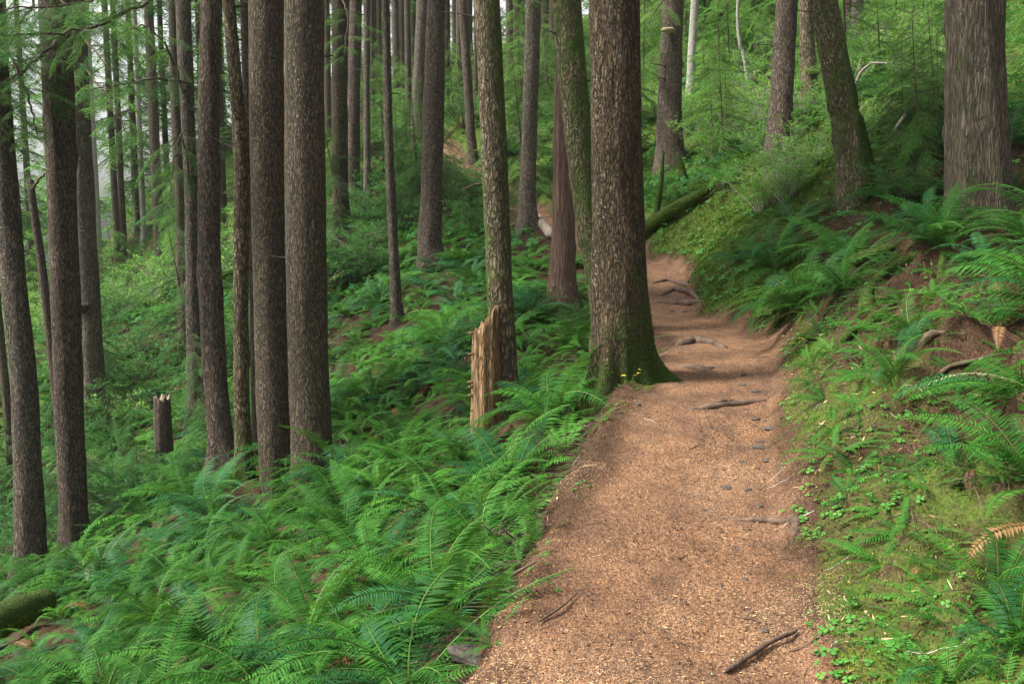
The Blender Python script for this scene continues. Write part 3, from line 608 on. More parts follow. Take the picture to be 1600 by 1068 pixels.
boughs(T['L1'][0], [([(0, 50, 12), (40, 140, 11.7), (60, 215, 11.5)], .6, 8), ([(2, 100, 12), (-20, 170, 11.4), (-30, 260, 11)], .8, 8)])
boughs(T['M1'][0], [([(531, -10, 24), (545, 25, 22.5), (540, 60, 21.5), (536, 95, 21)], .9, 9)], 'needlelit')
boughs(T['M11'][0], [([(834, -40, 21), (826, -5, 20), (828, 15, 19.5)], .6, 7)])
boughs(T['R1'][0], [([(1052, -20, 23), (1020, 20, 22), (1005, 60, 21.5)], .9, 8), ([(1052, 40, 23.4), (1015, 100, 23), (1000, 140, 22.8)], .9, 8)], 'needlelit')
for k in range(5):
    p = T['L6'][2][-1]
stub(T['L8'][0], P(377, 62, 11.4), (-1, .1, .15), .20, .018, 'deadbark'); stub(T['L8'][0], P(357, 4, 11.4), (-1, 0, .8), .35, .022, 'deadbark')
for a, b in ((1040, 102), (1040, 122)): stub(T['R1'][0], P(a, b, 22.8), (-1, -.2, 0), .32, .03, 'rotten')
stub(T['M3'][0], P(571, 24, 27), (-1, 0, .3), .35, .02); stub(T['M3'][0], P(571, 110, 27), (-1, 0, .05), .32, .018)
def bracket(e, p, r, th=.35, mat='fungus', name='bracket_fungus'):
    g = Geo(); n = 14; a = np.linspace(0, 2 * math.pi, n, endpoint=False); rings = [(.15, .02), (.75, .16), (1, .0), (.8, -th * .6), (.15, -th)]
    V = np.concatenate([np.stack([np.cos(a) * q * r * (1 + .06 * np.sin(5 * a)), np.sin(a) * q * r * .8, np.full(n, z * r)], 1) for q, z in rings])
    Q = [[i * n + j, i * n + (j + 1) % n, (i + 1) * n + (j + 1) % n, (i + 1) * n + j] for i in range(4) for j in range(n)]
    g.add(V + np.array(p - e.location), Q, 0); V, Q, mi, R = g.done()
    return link(np_mesh(name, V, Q, [M[mat]], mi, R, smooth=True), name, e)
bracket(T['R1'][0], P(1044, 46, 22.62), .17, .5)
bracket(T['L3'][0], P(126, 476, 18.72), .16, 1.0, 'deadbark', 'burl')
# ------------------------------------------------------------------ snag, stumps, logs, roots
def jag_trunk(name, e, r0, r1, hfun, mat, sides=44, seed=0, lean=(0, 0), thick=.75, moss=0.0, core='rotten'):
    th = np.arange(sides) * 2 * math.pi / sides; top = np.array([hfun(a) for a in th]); nz = 16
    f = np.linspace(0, 1, nz)[:, None]; Z = -.35 + f * (top[None] + .35)
    R = (r0 + (r1 - r0) * f) * (1 + .07 * fbm(np.cos(th)[None] * 2 + seed, np.sin(th)[None] * 2 + 0 * Z, Z * 1.5, seed) + .05 * np.cos(th * 9 + seed)[None])
    V = np.stack([R * np.cos(th)[None] + lean[0] * Z, R * np.sin(th)[None] + lean[1] * Z, Z], -1)
    Vi = V[-1].copy(); Vi[:, :2] = (V[-1, :, :2] - np.array(lean) * Z[-1][:, None]) * thick + np.array(lean) * Z[-1][:, None]; Vi[:, 2] -= .01
    Vl = V[-1].copy(); Vl[:, :2] *= .3; Vl[:, 2] = top.min() * .85
    A = np.concatenate([V.reshape(-1, 3), Vi, Vl]); i, j = np.meshgrid(np.arange(nz + 1), np.arange(sides), indexing='ij'); j2 = (j + 1) % sides
    Q = np.stack([i * sides + j, i * sides + j2, (i + 1) * sides + j2, (i + 1) * sides + j], -1).reshape(-1, 4)
    mi = np.zeros(len(Q), int); mi[(nz - 1) * sides:] = 1
    return link(np_mesh('trunk', A, Q, [M[mat], M[core]], mi, attrs={'moss': np.full(len(A), moss)}, smooth=True), 'trunk', e)
sp = P(760, 668, 8.9); sp.z = h1(sp.x, sp.y)
sn = empty('broken_snag', sp); tag(sn, 'broken rotten snag of bare orange wood with a slanting jagged top', 'snag')
top_z = P(770, 478, 8.9).z - sp.z; low_z = P(742, 520, 8.9).z - sp.z
jag_trunk('trunk', sn, .142, .122, lambda a: (top_z + low_z) / 2 + (top_z - low_z) * .55 * math.cos(a) + .016 * math.sin(a * 7) + .012 * math.sin(a * 13 + 1) + .012 * math.sin(a * 23), 'rotten', seed=3, sides=60)
for a, b in ((741, 520), (752, 535), (741, 553), (743, 596), (742, 604), (742, 617), (748, 640), (752, 633)):
    g = Geo(); q = P(a - 4, b, 8.86) - sp; n = 5; pts = np.array(q)[None] + np.array([[-1, -.3, -.1]]) * np.linspace(-.04, .035 + .02 * random.random(), n)[:, None]
    g.tube(pts, [.014, .013, .013, .015, .006], 0, 6); V, Q, mi, R = g.done(); link(np_mesh('knob', V, Q, [M['rotten']], mi, R, smooth=True), 'knob', sn)
def stump(px, py, topy, w_, d, label, mat='deadbark', seed=0, lean=(0, 0)):
    p = P(px, py, d); p.z = h1(p.x, p.y); e = empty('tree_stump', p); tag(e, label, 'stump')
    hh = P(px, topy, d).z - p.z; r = w_ / 2 / F * d
    jag_trunk('trunk', e, r * 1.15, r, lambda a: hh - .06 * abs(math.sin(a * 2.5 + seed)) - .03 * math.sin(a * 9), mat, 32, seed, lean, moss=.1, core='wood_grey'); return e
stump(256, 695, 617, 26, 15, 'dark broken stump with a pale jagged top among left shrubs', seed=2)
def tube_obj(name, pts, rad, mat, label=None, cat=None, group=None, parent=None, sides=12, seed=1, lump=.12, moss=0.0, sq=1.0, kind=None, n=None):
    pts = np.array([tuple(p) for p in pts], float); s = np.linspace(0, 1, len(pts)); n = n or max(12, len(pts) * 6); t = np.linspace(0, 1, n)
    C = np.stack([np.interp(t, s, pts[:, k]) for k in range(3)], 1)
    for _ in range(2): C[1:-1] = .25 * C[:-2] + .5 * C[1:-1] + .25 * C[2:]
    r = np.interp(t, np.linspace(0, 1, len(rad)), rad)
    r = r * (1 + lump * vnoise(t * n * .35, 0 * t, 0, seed)); r[0] *= .35; r[-1] *= .3
    g = Geo(); g.tube(C, r, 0, sides); V, Q, mi, R = g.done()
    V = V + (vnoise(V[:, 0] * 14, V[:, 1] * 14, V[:, 2] * 14, seed)[:, None] * lump * .35 * np.repeat(r, sides)[:, None]) * np.array([1, 1, 1])
    o0 = C[0].copy() if parent is None else np.array(parent.location); V = V - o0
    V = np.vstack([V, [C[0] - o0, C[-1] - o0]]); c0, c1 = len(V) - 2, len(V) - 1; e0 = (n - 1) * sides
    caps = [[(k + 2) % sides, k + 1, k, c0] for k in range(0, sides - 1, 2)] + [[e0 + k, e0 + k + 1, e0 + (k + 2) % sides, c1] for k in range(0, sides - 1, 2)]
    Q = np.vstack([Q, caps])
    o = link(np_mesh(name, V, Q, [M[mat]], attrs={'moss': np.full(len(V), moss)}, smooth=True), name, parent, None if parent is not None else Vector(o0))
    if parent is None: tag(o, label, cat, group, kind)
    return o
def gp(px, py, up=0.0): v = G(px, py); v.z += up; return v
# mossy logs
a, b = P(-60, 990, 8.2), P(75, 860, 9.2); a.z = h1(a.x, a.y) + .28; b.z = h1(b.x, b.y) + .26
tube_obj('fallen_log', [a, (a + b) / 2 + Vector((0, 0, .03)), b], [.15, .15, .13], 'mosslog', 'bright mossy fallen log at the lower left edge of the ferns', 'log', moss=.9)
a, b = P(115, 862, 10.3), P(165, 800, 11.5); a.z = h1(a.x, a.y) + .2; b.z = h1(b.x, b.y) + .22
a.z -= .08; b.z -= .12
tube_obj('fallen_log', [a, b], [.075, .06], 'rotten', 'short bare tan log end beside the foot of the thick reddish trunk', 'log')
a, b, c = gp(985, 388, .16), gp(1050, 350, .24), gp(1112, 308, .16)
lg = tube_obj('fallen_log', [a, b, c], [.13, .12, .08], 'mosslog', 'moss-covered fallen log slanting up the bank behind the biggest trunk', 'log', moss=.75, sides=18)
def mossy_stick(p0, p1, r, label): return tube_obj('mossy_snag', [p0, (Vector(p0) + Vector(p1)) / 2 + Vector((.03, 0, 0)), p1], [r, r * .8, r * .4], 'mosslog', label, 'dead sapling', moss=.9, sides=8)
d = G(1026, 345).y; mossy_stick(P(1024, 342, d), P(1037, 232, d), .055, 'thin upright mossy dead stem left of the other, below the bracket fungus trunk')
mossy_stick(P(1068, 285, d + 1.5), P(1058, 240, d + 1.5), .09, 'short thick mossy dead stem just right of the thin upright one')
a, b = P(838, 322, 22.3), P(862, 385, 19.0); a.z = h1(a.x, a.y) + .13; b.z = h1(b.x, b.y) + .30
tube_obj('fallen_log', [a, b], [.09, .10], 'wood_grey', 'pale bare log lying between the grey trunk and the reddish cedar', 'log', sides=16)
a = gp(1208, 492, .0); b = gp(1240, 470, .06); c = gp(1290, 450, .07); e_ = gp(1345, 418, .07); f_ = gp(1400, 388, .02)
tube_obj('mossy_root', [a, b, c, e_, f_], [.05, .085, .08, .07, .04], 'mosslog', 'thick dark mossy root crawling up the right bank above the yellow leaves', 'root', moss=.6, sides=14)
tube_obj('mossy_root', [gp(1225, 478, -.02), gp(1222, 500, .05), gp(1212, 512, -.02)], [.05, .06, .04], 'mosslog', 'drooping mossy root end at the foot of the right bank', 'root', moss=.5)
tube_obj('mossy_root', [gp(1375, 520, 0), gp(1350, 480, .08), gp(1385, 430, .06), gp(1440, 395, 0)], [.03, .05, .05, .03], 'mosslog', 'arched mossy root hanging from the mossy mound on the right bank', 'root', moss=.7)
for k, (pts, r) in enumerate([(((1290, 560), (1330, 520), (1380, 500), (1420, 450)), .03), (((1440, 610), (1480, 585), (1530, 572), (1580, 540)), .014), (((1480, 760), (1520, 730), (1570, 720)), .02), (((1110, 455), (1140, 430), (1180, 415)), .03), (((1330, 440), (1350, 470), (1340, 500)), .03)]):
    tube_obj('mossy_root', [gp(x, y, r * .6 if 0 < i < len(pts) - 1 else -r) for i, (x, y) in enumerate(pts)], [r * .6, r, r, r * .4], ('mosslog', 'root')[k % 2], ('slim mossy root low on the bank above the yellow-leafed sprig', 'bare brown root looping out of the soil under the right edge ferns', 'short thin root in the bare soil patch at the lower right', 'bare root sticking out of the bank at the trail bend', 'short hanging root below the thick crawling root')[k], 'root', moss=.3, lump=.3)
# roots of the cedar spread over the soil below it
for k, (aa, bb, cc_) in enumerate([((1500, 350), (1460, 375), (1420, 400)), ((1490, 345), (1478, 400), (1465, 440)), ((1560, 352), (1580, 392), (1600, 420)), ((1350, 285), (1390, 300), (1420, 330))]):
    tube_obj('root', [gp(*aa, .02), gp(*bb, .02), gp(*cc_, -.02)], [.07, .045, .02], 'mosslog', parent=T['R8'][0] if k < 3 else T['R6'][0], moss=.3)
# roots across the trail
RT = [([(1018, 442), (1045, 438), (1072, 446), (1098, 452)], .035, 'thin root over the highest trail step at the bend'),
      ([(1030, 462), (1055, 452), (1080, 457), (1096, 470)], .045, 'knobbly root forming the second trail step below the bend'),
      ([(1012, 468), (1040, 474), (1070, 476), (1094, 468)], .055, 'dark root forming the lowest of the steps at the bend'),
      ([(1055, 540), (1085, 534), (1118, 538), (1135, 545)], .045, 'dark hump of root across the trail right of the biggest trunk'),
      ([(1060, 572), (1092, 578), (1122, 586)], .035, 'grey root ending near the flared foot of the biggest trunk'),
      ([(1072, 640), (1105, 638), (1150, 633), (1200, 626)], .030, 'long pale root across the right half of the trail'),
      ([(1110, 632), (1130, 628), (1148, 626)], .022, 'short dark root just above the long pale root'),
      ([(1138, 812), (1175, 814), (1205, 816), (1235, 812)], .022, 'wavy brown root reaching in from the mossy edge of the trail'),
      ([(1236, 806), (1244, 822), (1240, 840)], .030, 'stubby grey root end at the mossy edge of the trail'),
      ([(1145, 592), (1165, 586), (1190, 590)], .018, 'small root piece on the trail beyond the long pale root')]
for pts, r, lab in RT:
    tube_obj('tree_root', [gp(x, y, r * (.25 if 0 < i < len(pts) - 1 else -.4)) for i, (x, y) in enumerate(pts)], [r * .7, r, r, r * .6], 'root', lab, 'root', seed=int(pts[0][0]) % 31, lump=.3)
tube_obj('fallen_stick', [gp(1132, 1056, .012), gp(1165, 1036, .02), gp(1205, 1010, .02), gp(1246, 990, .015)], [.009, .011, .012, .008], 'root', 'dark fallen stick lying at the lower right of the trail', 'stick', lump=.2)
tube_obj('fallen_stick', [gp(840, 980, .015), gp(880, 955, .02), gp(905, 930, .015)][:3], [.004, .005, .003], 'twig', 'thin dark twig on the lower left shoulder of the trail', 'stick')
tube_obj('fallen_branch', [gp(762, 960, .05), gp(800, 925, .08), gp(840, 885, .03)], [.008, .009, .005], 'twig', 'thin bare branch leaning on the crumbling left edge of the trail', 'branch')
tube_obj('white_branch', [P(1333, 140, 15.5), P(1345, 112, 15.4), P(1362, 98, 15.3), P(1392, 99, 15.0)], [.022, .02, .016, .008], 'greytwig', 'curved white dead branch sticking up behind the leaning mossy trunk', 'branch')
tube_obj('dead_branch', [gp(1395, 235, .25), gp(1430, 205, .45), gp(1442, 190, .5)], [.02, .018, .008], 'greytwig', 'pale dead branch among the shrubs left of the massive cedar', 'branch')
# bare twiggy dead shrubs
def dead_shrub(px, py, d, s, label, mat='greytwig', n=16):
    p = P(px, py, d); p.z = h1(p.x, p.y); e = empty('dead_shrub', p); tag(e, label, 'dead shrub'); g = Geo()
    for k in range(n):
        az = random.uniform(0, 6.28); L = s * random.uniform(.5, 1); q = np.linspace(0, 1, 7)[:, None]
        dr = np.array([math.cos(az) * .8, math.sin(az) * .8, random.uniform(.3, 1.1)])
        C = q * dr * L; C[:, 2] -= .3 * L * q[:, 0] ** 2; C += RNG.normal(0, .03 * s, C.shape) * q; g.tube(C, np.linspace(.008, .002, 7), 0, 4)
        for m_ in range(4):
            i = random.randint(2, 6); dd = np.array([random.uniform(-1, 1), random.uniform(-1, 1), random.uniform(-.3, .8)]) * L * .35
            g.tube(C[i] + np.linspace(0, 1, 4)[:, None] * dd, [.004, .003, .002, .001], 0, 3)
    V, Q, mi, R = g.done(); link(np_mesh('branches', V, Q, [M[mat]], mi, R), 'branches', e)
dead_shrub(560, 420, 22.5, 1.3, 'tangle of bare pale twigs at the foot of the straight dark trunk')
dead_shrub(165, 740, 14, .9, 'bare pale twigs sticking out of the shrubs right of the thick reddish trunk', n=10)
dead_shrub(535, 650, 11, .55, 'bluish grey tangle of fine dead twigs beside the thickest left trunk', n=40)
dead_shrub(820, 840, 5.3, .35, 'small dry brush of fine twigs on the crumbling left trail edge', 'twig', 14)
dead_shrub(1420, 255, 13.5, .7, 'dead grey twigs on the slope left of the massive cedar', n=12)
dead_shrub(1210, 155, 22, 1.6, 'leafless white-twigged bush in the misty hillside thicket', n=26)
# stones on the trail
SM = []
for k in range(5):
    n, m_ = 10, 7; th, ph = np.meshgrid(np.arange(n) * 2 * math.pi / n, np.linspace(-1.45, 1.45, m_), indexing='ij')
    V = np.stack([np.cos(th) * np.cos(ph), np.sin(th) * np.cos(ph), np.sin(ph) * .45], -1); nn = 1 + .35 * vnoise(V[..., 0] * 1.7 + k * 5, V[..., 1] * 1.7, V[..., 2] * 1.7, k); V = V * nn[..., None]
    Q = [[i * m_ + j, ((i + 1) % n) * m_ + j, ((i + 1) % n) * m_ + j + 1, i * m_ + j + 1] for i in range(n) for j in range(m_ - 1)]
    SM.append(np_mesh('stone', V.reshape(-1, 3), Q, [M['stone']]))
for k, (px, py, s, lab) in enumerate([(1135, 762, .038, 'rounded brown stone in the middle right of the trail'), (1168, 765, .026, 'small dark stone beside the rounded brown one'), (1096, 720, .022, None), (1160, 722, .030, None), (1100, 798, .022, None), (1118, 770, .018, None),
                         (1180, 655, .04, None), (1165, 640, .03, None), (1142, 690, .022, None), (1190, 690, .03, None), (1070, 487, .05, None), (1050, 486, .04, None), (1188, 790, .025, None), (1066, 598, .03, None), (1110, 668, .03, None), (1160, 602, .045, None), (1180, 612, .04, None), (1125, 915, .02, None),
                         (1150, 860, .018, None), (1165, 905, .022, None), (1060, 745, .012, None), (1195, 985, .02, None), (1130, 735, .018, None), (1205, 670, .05, None), (1110, 575, .05, None), (997, 632, .035, None), (1185, 700, .05, None), (1200, 720, .04, None)]):
    p = gp(px, py, 0); o = link(SM[k % 5], 'stone', None, (p.x, p.y, p.z + s * .05)); o.scale = (s, s * random.uniform(.6, .9), s * random.uniform(.4, .7)); o.rotation_euler = (0, 0, random.uniform(0, 6))
    tag(o, lab or 'small dark grey stone half sunk in the reddish needle litter of the trail', 'stone', 'small stones half sunk in the trail' if lab is None else None)
# ------------------------------------------------------------------ ferns
def inview(x, y, z, m=120):
    px, py, d = proj(x, y, z); return (px > -m) & (px < 1600 + m) & (py < 1068 + m * 2)
def fern_frames(n, spread=1.0, low=False):
    out = []
    for k in range(n):
        az = 2.39996 * k + random.uniform(-.3, .3); out.append((az, random.uniform(-.30, .15), random.uniform(.65, 1.08)))
    return out
def fern_T(templ, n, deadn=2):
    g = Geo()
    for az, ti, s in fern_frames(n): put(g, random.choice(templ), rotm(az, ti, random.uniform(-.35, .35)), s, (0, 0, 0), rmix=.45)
    for k in range(deadn):
        T_ = random.choice(FRM); put(g, T_, rotm(random.uniform(0, 6.28), random.uniform(.7, 1.1)), .7, (0, 0, .05), m=2)
    return g.done()
FM = [M['fern'], M['rachis'], M['dead']]; FB = [M['fernblue'], M['rachis'], M['dead']]
FERN_HI = [mk(fern_T(FR, random.randint(15, 20)), 'sword_fern', FM if k % 5 else FB) for k in range(8)]
FERN_MID = [mk(fern_T(FRM, random.randint(13, 17), 1), 'sword_fern', FM if k % 5 else FB) for k in range(6)]
FERN_SMALL = [mk(fern_T(FRD, random.randint(8, 12), 1), 'deer_fern', FM) for k in range(5)]
FRM_N = [np_mesh('frond', t[0], t[1], [M['fern'], M['rachis']], t[2], t[3]) for t in FR]
FRM_B = [np_mesh('frond', t[0], t[1], [M['fernblue'], M['rachis']], t[2], t[3]) for t in FR[:4]]
FRM_D = [np_mesh('frond', t[0], t[1], [M['dead'], M['rachis']], t[2], t[3]) for t in FR[1:4]]
def slope_dir(x, y, e=.3):
    gx_ = (h1(x + e, y) - h1(x - e, y)) / (2 * e); gy_ = (h1(x, y + e) - h1(x, y - e)) / (2 * e); return gx_, gy_
def place(o, x, y, s, lean=.5, sink=.03):
    gx_, gy_ = slope_dir(x, y); o.location = (x, y, h1(x, y) - sink)
    nrm = Vector((-gx_ * lean, -gy_ * lean, 1)).normalized(); q = Vector((0, 0, 1)).rotation_difference(nrm)
    o.rotation_mode = 'QUATERNION'; o.rotation_quaternion = q @ Matrix.Rotation(random.uniform(0, 6.28), 3, 'Z').to_quaternion(); o.scale = (s, s, s)
placed = []
_q = [P(q_, r_, d_) for q_, r_, d_ in ((-40, 970, 8.3), (20, 915, 8.7), (60, 870, 9.1), (30, 960, 8.1), (90, 900, 8.6))]; placed += [(v_.x, v_.y, .32) for v_ in _q]
_y = gp(1240, 556); placed += [(_y.x, _y.y, .28), (_y.x - .1, _y.y - .25, .2)]
def near_fern(px, py, d, s, n, label, zoff=0, dead=1):
    """large ferns of the foreground: every frond a part"""
    s *= 1.12 if px < 900 else 1.05
    p = P(px, py, d); x, y = p.x, p.y; e = empty('sword_fern', (0, 0, 0)); place(e, x, y, s, .55)
    tag(e, label, 'fern'); placed.append((x, y, s * .5))
    for az, ti, sc_ in fern_frames(n):
        o = link(random.choice(FRM_N if random.random() < .8 else FRM_B), 'frond', e); o.rotation_euler = Matrix.Rotation(az, 3, 'Z').to_euler() if False else (random.uniform(-.3, .3), ti, az); o.scale = (sc_,) * 3
    for k in range(dead):
        o = link(random.choice(FRM_D), 'frond', e); o.rotation_euler = (random.uniform(-.4, .4), random.uniform(.6, .9), random.uniform(0, 6.28)); o.scale = (.7,) * 3; o['label'] = 'withered brown frond'
NF = [(735, 700, 8.1, .75, 14, 'sword fern covering the foot of the rotten orange snag'),
      (300, 735, 11.2, .9, 18, 'yellowish sword fern mound left of the twisted flared trunk foot'),
      (1660, 480, 6.2, 1.1, 14, 'large fern reaching long fronds in from the right edge below the massive cedar'),
      (1660, 250, 9.4, 1.1, 14, 'tall fern reaching in from the right edge across the massive cedar'),
      (640, 1010, 4.1, .82, 18, 'big bright sword fern with a long hanging frond at the bottom centre'),
      (690, 880, 4.9, .85, 18, 'arching sword fern just above the bottom centre fern'),
      (560, 930, 4.6, .80, 16, 'sword fern left of the bottom centre clump with fronds fanning left'),
      (760, 800, 5.8, .82, 16, 'sword fern spilling over the crumbling left edge of the trail'),
      (800, 690, 7.4, .95, 18, 'tall sword fern in front of the rotten orange snag'),
      (700, 740, 6.9, .90, 17, 'wide sword fern sweeping left below the rotten orange snag'),
      (870, 640, 8.3, .95, 18, 'upright sword fern between the snag and the biggest trailside trunk'),
      (760, 960, 4.2, .50, 9, 'small bluish fern hanging from the undercut left trail edge'),
      (840, 840, 5.2, .42, 7, 'little fern sprig on the left lip of the trail'),
      (420, 1050, 4.6, .80, 16, 'sword fern at the bottom left of centre with feathery fronds'),
      (480, 980, 4.9, .80, 16, 'feathery sword fern left of the bottom centre clump'),
      (260, 1060, 5.4, .85, 16, 'sword fern in the lower left corner area beside darker ferns'),
      (560, 1090, 3.8, .62, 12, 'fern at the very bottom edge below the long hanging frond'),
      (590, 800, 6.2, .85, 16, 'sword fern halfway between the thick pair and the trail edge'),
      (340, 940, 6.0, .85, 15, 'broad sword fern in the middle of the lower left slope'),
      (1270, 365, 9.8, 1.15, 24, 'large dark rosette fern on the bank below the leaning mossy trunk'),
      (1335, 345, 10.4, 1.05, 20, 'sword fern right beside the large dark rosette fern'),
      (1215, 300, 12.0, 1.1, 18, 'sword fern at the upper left of the bank ferns'),
      (1610, 300, 8.5, .85, 16, 'fern at the right edge in front of the massive cedar'),
      (1620, 500, 5.4, .85, 15, 'sword fern with long drooping fronds at the right edge of the bank'),
      (1500, 690, 5.2, .60, 12, 'mid-sized fern above the mossy patch on the right bank'),
      (1430, 560, 7.0, .65, 12, 'fern spreading below the mossy mound on the right bank'),
      (1400, 620, 6.2, .55, 10, 'small fern pointing down toward the yellow-leafed sprig'),
      (1620, 760, 4.3, .70, 14, 'large fern at the right edge halfway down the bank'),
      (1560, 860, 3.9, .55, 11, 'fern hanging over bare soil at the lower right'),
      (1590, 1010, 3.3, .55, 13, 'glossy fern in the lower right corner'),
      (1490, 1060, 3.2, .42, 9, 'low fern near the bottom right with short strap fronds'),
      (1600, 420, 7.0, .80, 14, 'bright fern just under the massive cedar at the right edge')]
for q in NF: near_fern(*q)
def zone_label(px, py, d, left):
    if left:
        if d > 14: return ('sword fern high on the slope around the slender pale young trunk', 'sword ferns high on the fern slope') if px > 500 else ('sword fern in the shady hollow behind the left stand of trunks', 'sword ferns in the hollow behind the left stand')
        if px < 330: return ('sword fern on the lower slope around the leftmost trunks', 'sword ferns around the leftmost trunks')
        if px < 520: return ('sword fern near the feet of the thick ridged pair of trunks', 'sword ferns near the feet of the thick pair')
        if d > 8: return ('sword fern on the slope between the thick pair and the rotten snag', 'sword ferns between the thick pair and the snag')
        return ('sword fern in the dense foreground clump below the rotten snag', 'sword ferns in the dense foreground clump')
    if d > 10: return ('sword fern on the upper right hillside among the trunks', 'sword ferns on the upper right hillside')
    return ('small sword fern on the steep right bank above the moss', 'sword ferns on the steep right bank')
cand = []
for x in np.arange(-14, 9, .5):
    for y in np.arange(3, 27, .5):
        cand.append((x + random.uniform(-.25, .25), y + random.uniform(-.25, .25)))
cand = np.array(cand); cz_ = H(cand[:, 0], cand[:, 1]); ee = np.abs(cand[:, 0] - fx_(cand[:, 1])) - fw_(cand[:, 1]); uu = cand[:, 0] - fx_(cand[:, 1])
pxs, pys, dps = proj(cand[:, 0], cand[:, 1], cz_ + .3)
ok = inview(cand[:, 0], cand[:, 1], cz_ + .3) & (ee > np.where(uu < 0, np.where(cand[:, 1] < 12, .40, .45), .55))
cnt = 0; stuffF = []
idx = [i for i in np.argsort(cand[:, 1]) if ok[i]]
for i in idx:
    x, y = cand[i]; left = uu[i] < 0
    if left:
        keepp = .8 if y < 9 else (.7 if y < 13 else (.5 if y < 16 else .3))
        if pxs[i] > 870 and y > 9 and y < 20: keepp = .35
        if ee[i] < .5 and random.random() < .3: continue
        s = random.choice((.6, .8, 1.0)) * random.uniform(.85, 1.1)
    else:
        keepp = .62 if y < 6 else (.66 if y < 9 else (.45 if y < 20 else .2)); s = random.uniform(.36, .68) if y < 8 else random.uniform(.55, .9)
        if 12 < y < 19 and ee[i] < 2.0: keepp = .05
    if random.random() > keepp: continue
    if any((x - a) ** 2 + (y - b) ** 2 < (r + .12) ** 2 for a, b, r in placed): continue
    if any((x - b.x) ** 2 + (y - b.y) ** 2 < .12 for _, b, _, _ in T.values()): continue
    if not left and 1190 < pxs[i] < 1430 and 375 < pys[i] < 540 and random.random() < .75: continue
    placed.append((x, y, .20 if y < 10 else .3))
    if cnt < 268:
        o = link(random.choice(FERN_HI if y < 12 else FERN_MID), 'sword_fern'); place(o, x, y, s, .55)
        lab, grp = zone_label(pxs[i], pys[i], y, left); tag(o, lab, 'fern', grp); cnt += 1
    else: stuffF.append((x, y, s))
print('ferns', cnt, len(stuffF))
def scatter_stuff(name, templs, items, mats, label, cat, rmix=.5, lean=.5, sink=.02, tiltj=.1):
    g = Geo(); it = np.array(items); z = H(it[:, 0], it[:, 1]); e = .2
    gxx = (H(it[:, 0] + e, it[:, 1]) - H(it[:, 0] - e, it[:, 1])) / (2 * e); gyy = (H(it[:, 0], it[:, 1] + e) - H(it[:, 0], it[:, 1] - e)) / (2 * e)
    for k in range(len(it)):
        nrm = Vector((-gxx[k] * lean + random.gauss(0, tiltj), -gyy[k] * lean + random.gauss(0, tiltj), 1)).normalized()
        R = np.array(Vector((0, 0, 1)).rotation_difference(nrm).to_matrix()) @ rotm(random.uniform(0, 6.28))
        put(g, random.choice(templs), R, it[k, 2], (it[k, 0], it[k, 1], z[k] - sink), rmix=rmix)
    T_ = g.done(); o = link(mk(T_, name, mats), name); tag(o, label, cat, kind='stuff'); return o
def rand_pts(n, x0, x1, y0, y1, f):
    x = RNG.uniform(x0, x1, n); y = RNG.uniform(y0, y1, n); z = H(x, y, False); k = inview(x, y, z, 60) & (z < 60)
    x, y = x[k], y[k]; e = np.abs(x - fx_(y)) - fw_(y); u = x - fx_(y); k = f(x, y, e, u) > RNG.random(len(x)); return x[k], y[k]
# undergrowth of small ferns under and behind the big ones
def small_fern_T(n=6):
    g = Geo()
    for az, ti, s in fern_frames(n): put(g, random.choice(FRM), rotm(az, ti + .1, random.uniform(-.4, .4)), s, (0, 0, 0), rmix=.5)
    return g.done()
SFT = [small_fern_T() for _ in range(4)]
x, y = rand_pts(9000, -22, 12, 3, 30, lambda x, y, e, u: np.where(u < 0, (e > .35) * np.where(y < 10, .85, .75), (e > .9) * np.where(y < 9, .20, .22) * (1 - .9 * ((y > 12) & (y < 19) & (e < 2)))))
_a, _b, _c = proj(x, y, H(x, y)); _k = ~((_a > 1150) & (_a < 1450) & (_b > 370) & (_b < 570) & (RNG.random(len(x)) < .8)); x, y = x[_k], y[_k]; _k = ~((_a[_k] < 90) & (_b[_k] > 850) & (_b[_k] < 1010)); x, y = x[_k], y[_k]; print('small ferns', len(x))
scatter_stuff('fern_undergrowth', SFT, list(zip(x, y, np.where(x > fx_(y), RNG.uniform(.2, .42, len(x)), RNG.uniform(.35, .62, len(x))))) + [(a_, b_, min(c_, .7)) for a_, b_, c_ in stuffF], [M['fern'], M['rachis'], M['dead']], 'mass of small ferns filling the slopes between the larger ones', 'fern undergrowth')
# dead fronds and litter on the left slope
DT = [t for t in FRM]
x, y = rand_pts(1500, -8, 5, 3, 14, lambda x, y, e, u: np.where(u < 0, (e > .15) * .25, (e > .7) * .3))
g = Geo(); z = H(x, y)
for k in range(len(x)):
    t = random.choice(DT); put(g, (t[0], t[1], t[2], t[3]), rotm(random.uniform(0, 6.28), random.uniform(.5, 1.0), random.uniform(-.4, .4)), random.uniform(.25, .5), (x[k], y[k], z[k] + .04))
T_ = g.done(); o = link(np_mesh('dead_fronds', T_[0], T_[1], [M['dead'], M['dead']], T_[2], T_[3]), 'dead_fronds'); tag(o, 'withered brown fronds lying on the soil under the ferns', 'dead fronds', kind='stuff')
for px, py, lab in ((1600, 665, 'single bleached pale frond at the right edge of the bank'), (545, 545, 'small bleached frond amid the ferns right of the thick pair'), (575, 530, 'bleached frond tip higher up amid the slope ferns'), (680, 495, 'long bleached frond below the slender pale young trunk'), (140, 930, 'pale withered frond on the lower left slope')):
    p = gp(px, py + 15, .22); o = link(np_mesh('pale_frond', FR[3][0], FR[3][1], [M['pale'], M['rachis']], FR[3][2], FR[3][3]), 'pale_frond', None, p)
    o.rotation_euler = (.3, .3, math.pi * .9 if px > 1000 else random.uniform(2, 4)); o.scale = (.5,) * 3; tag(o, lab, 'frond')
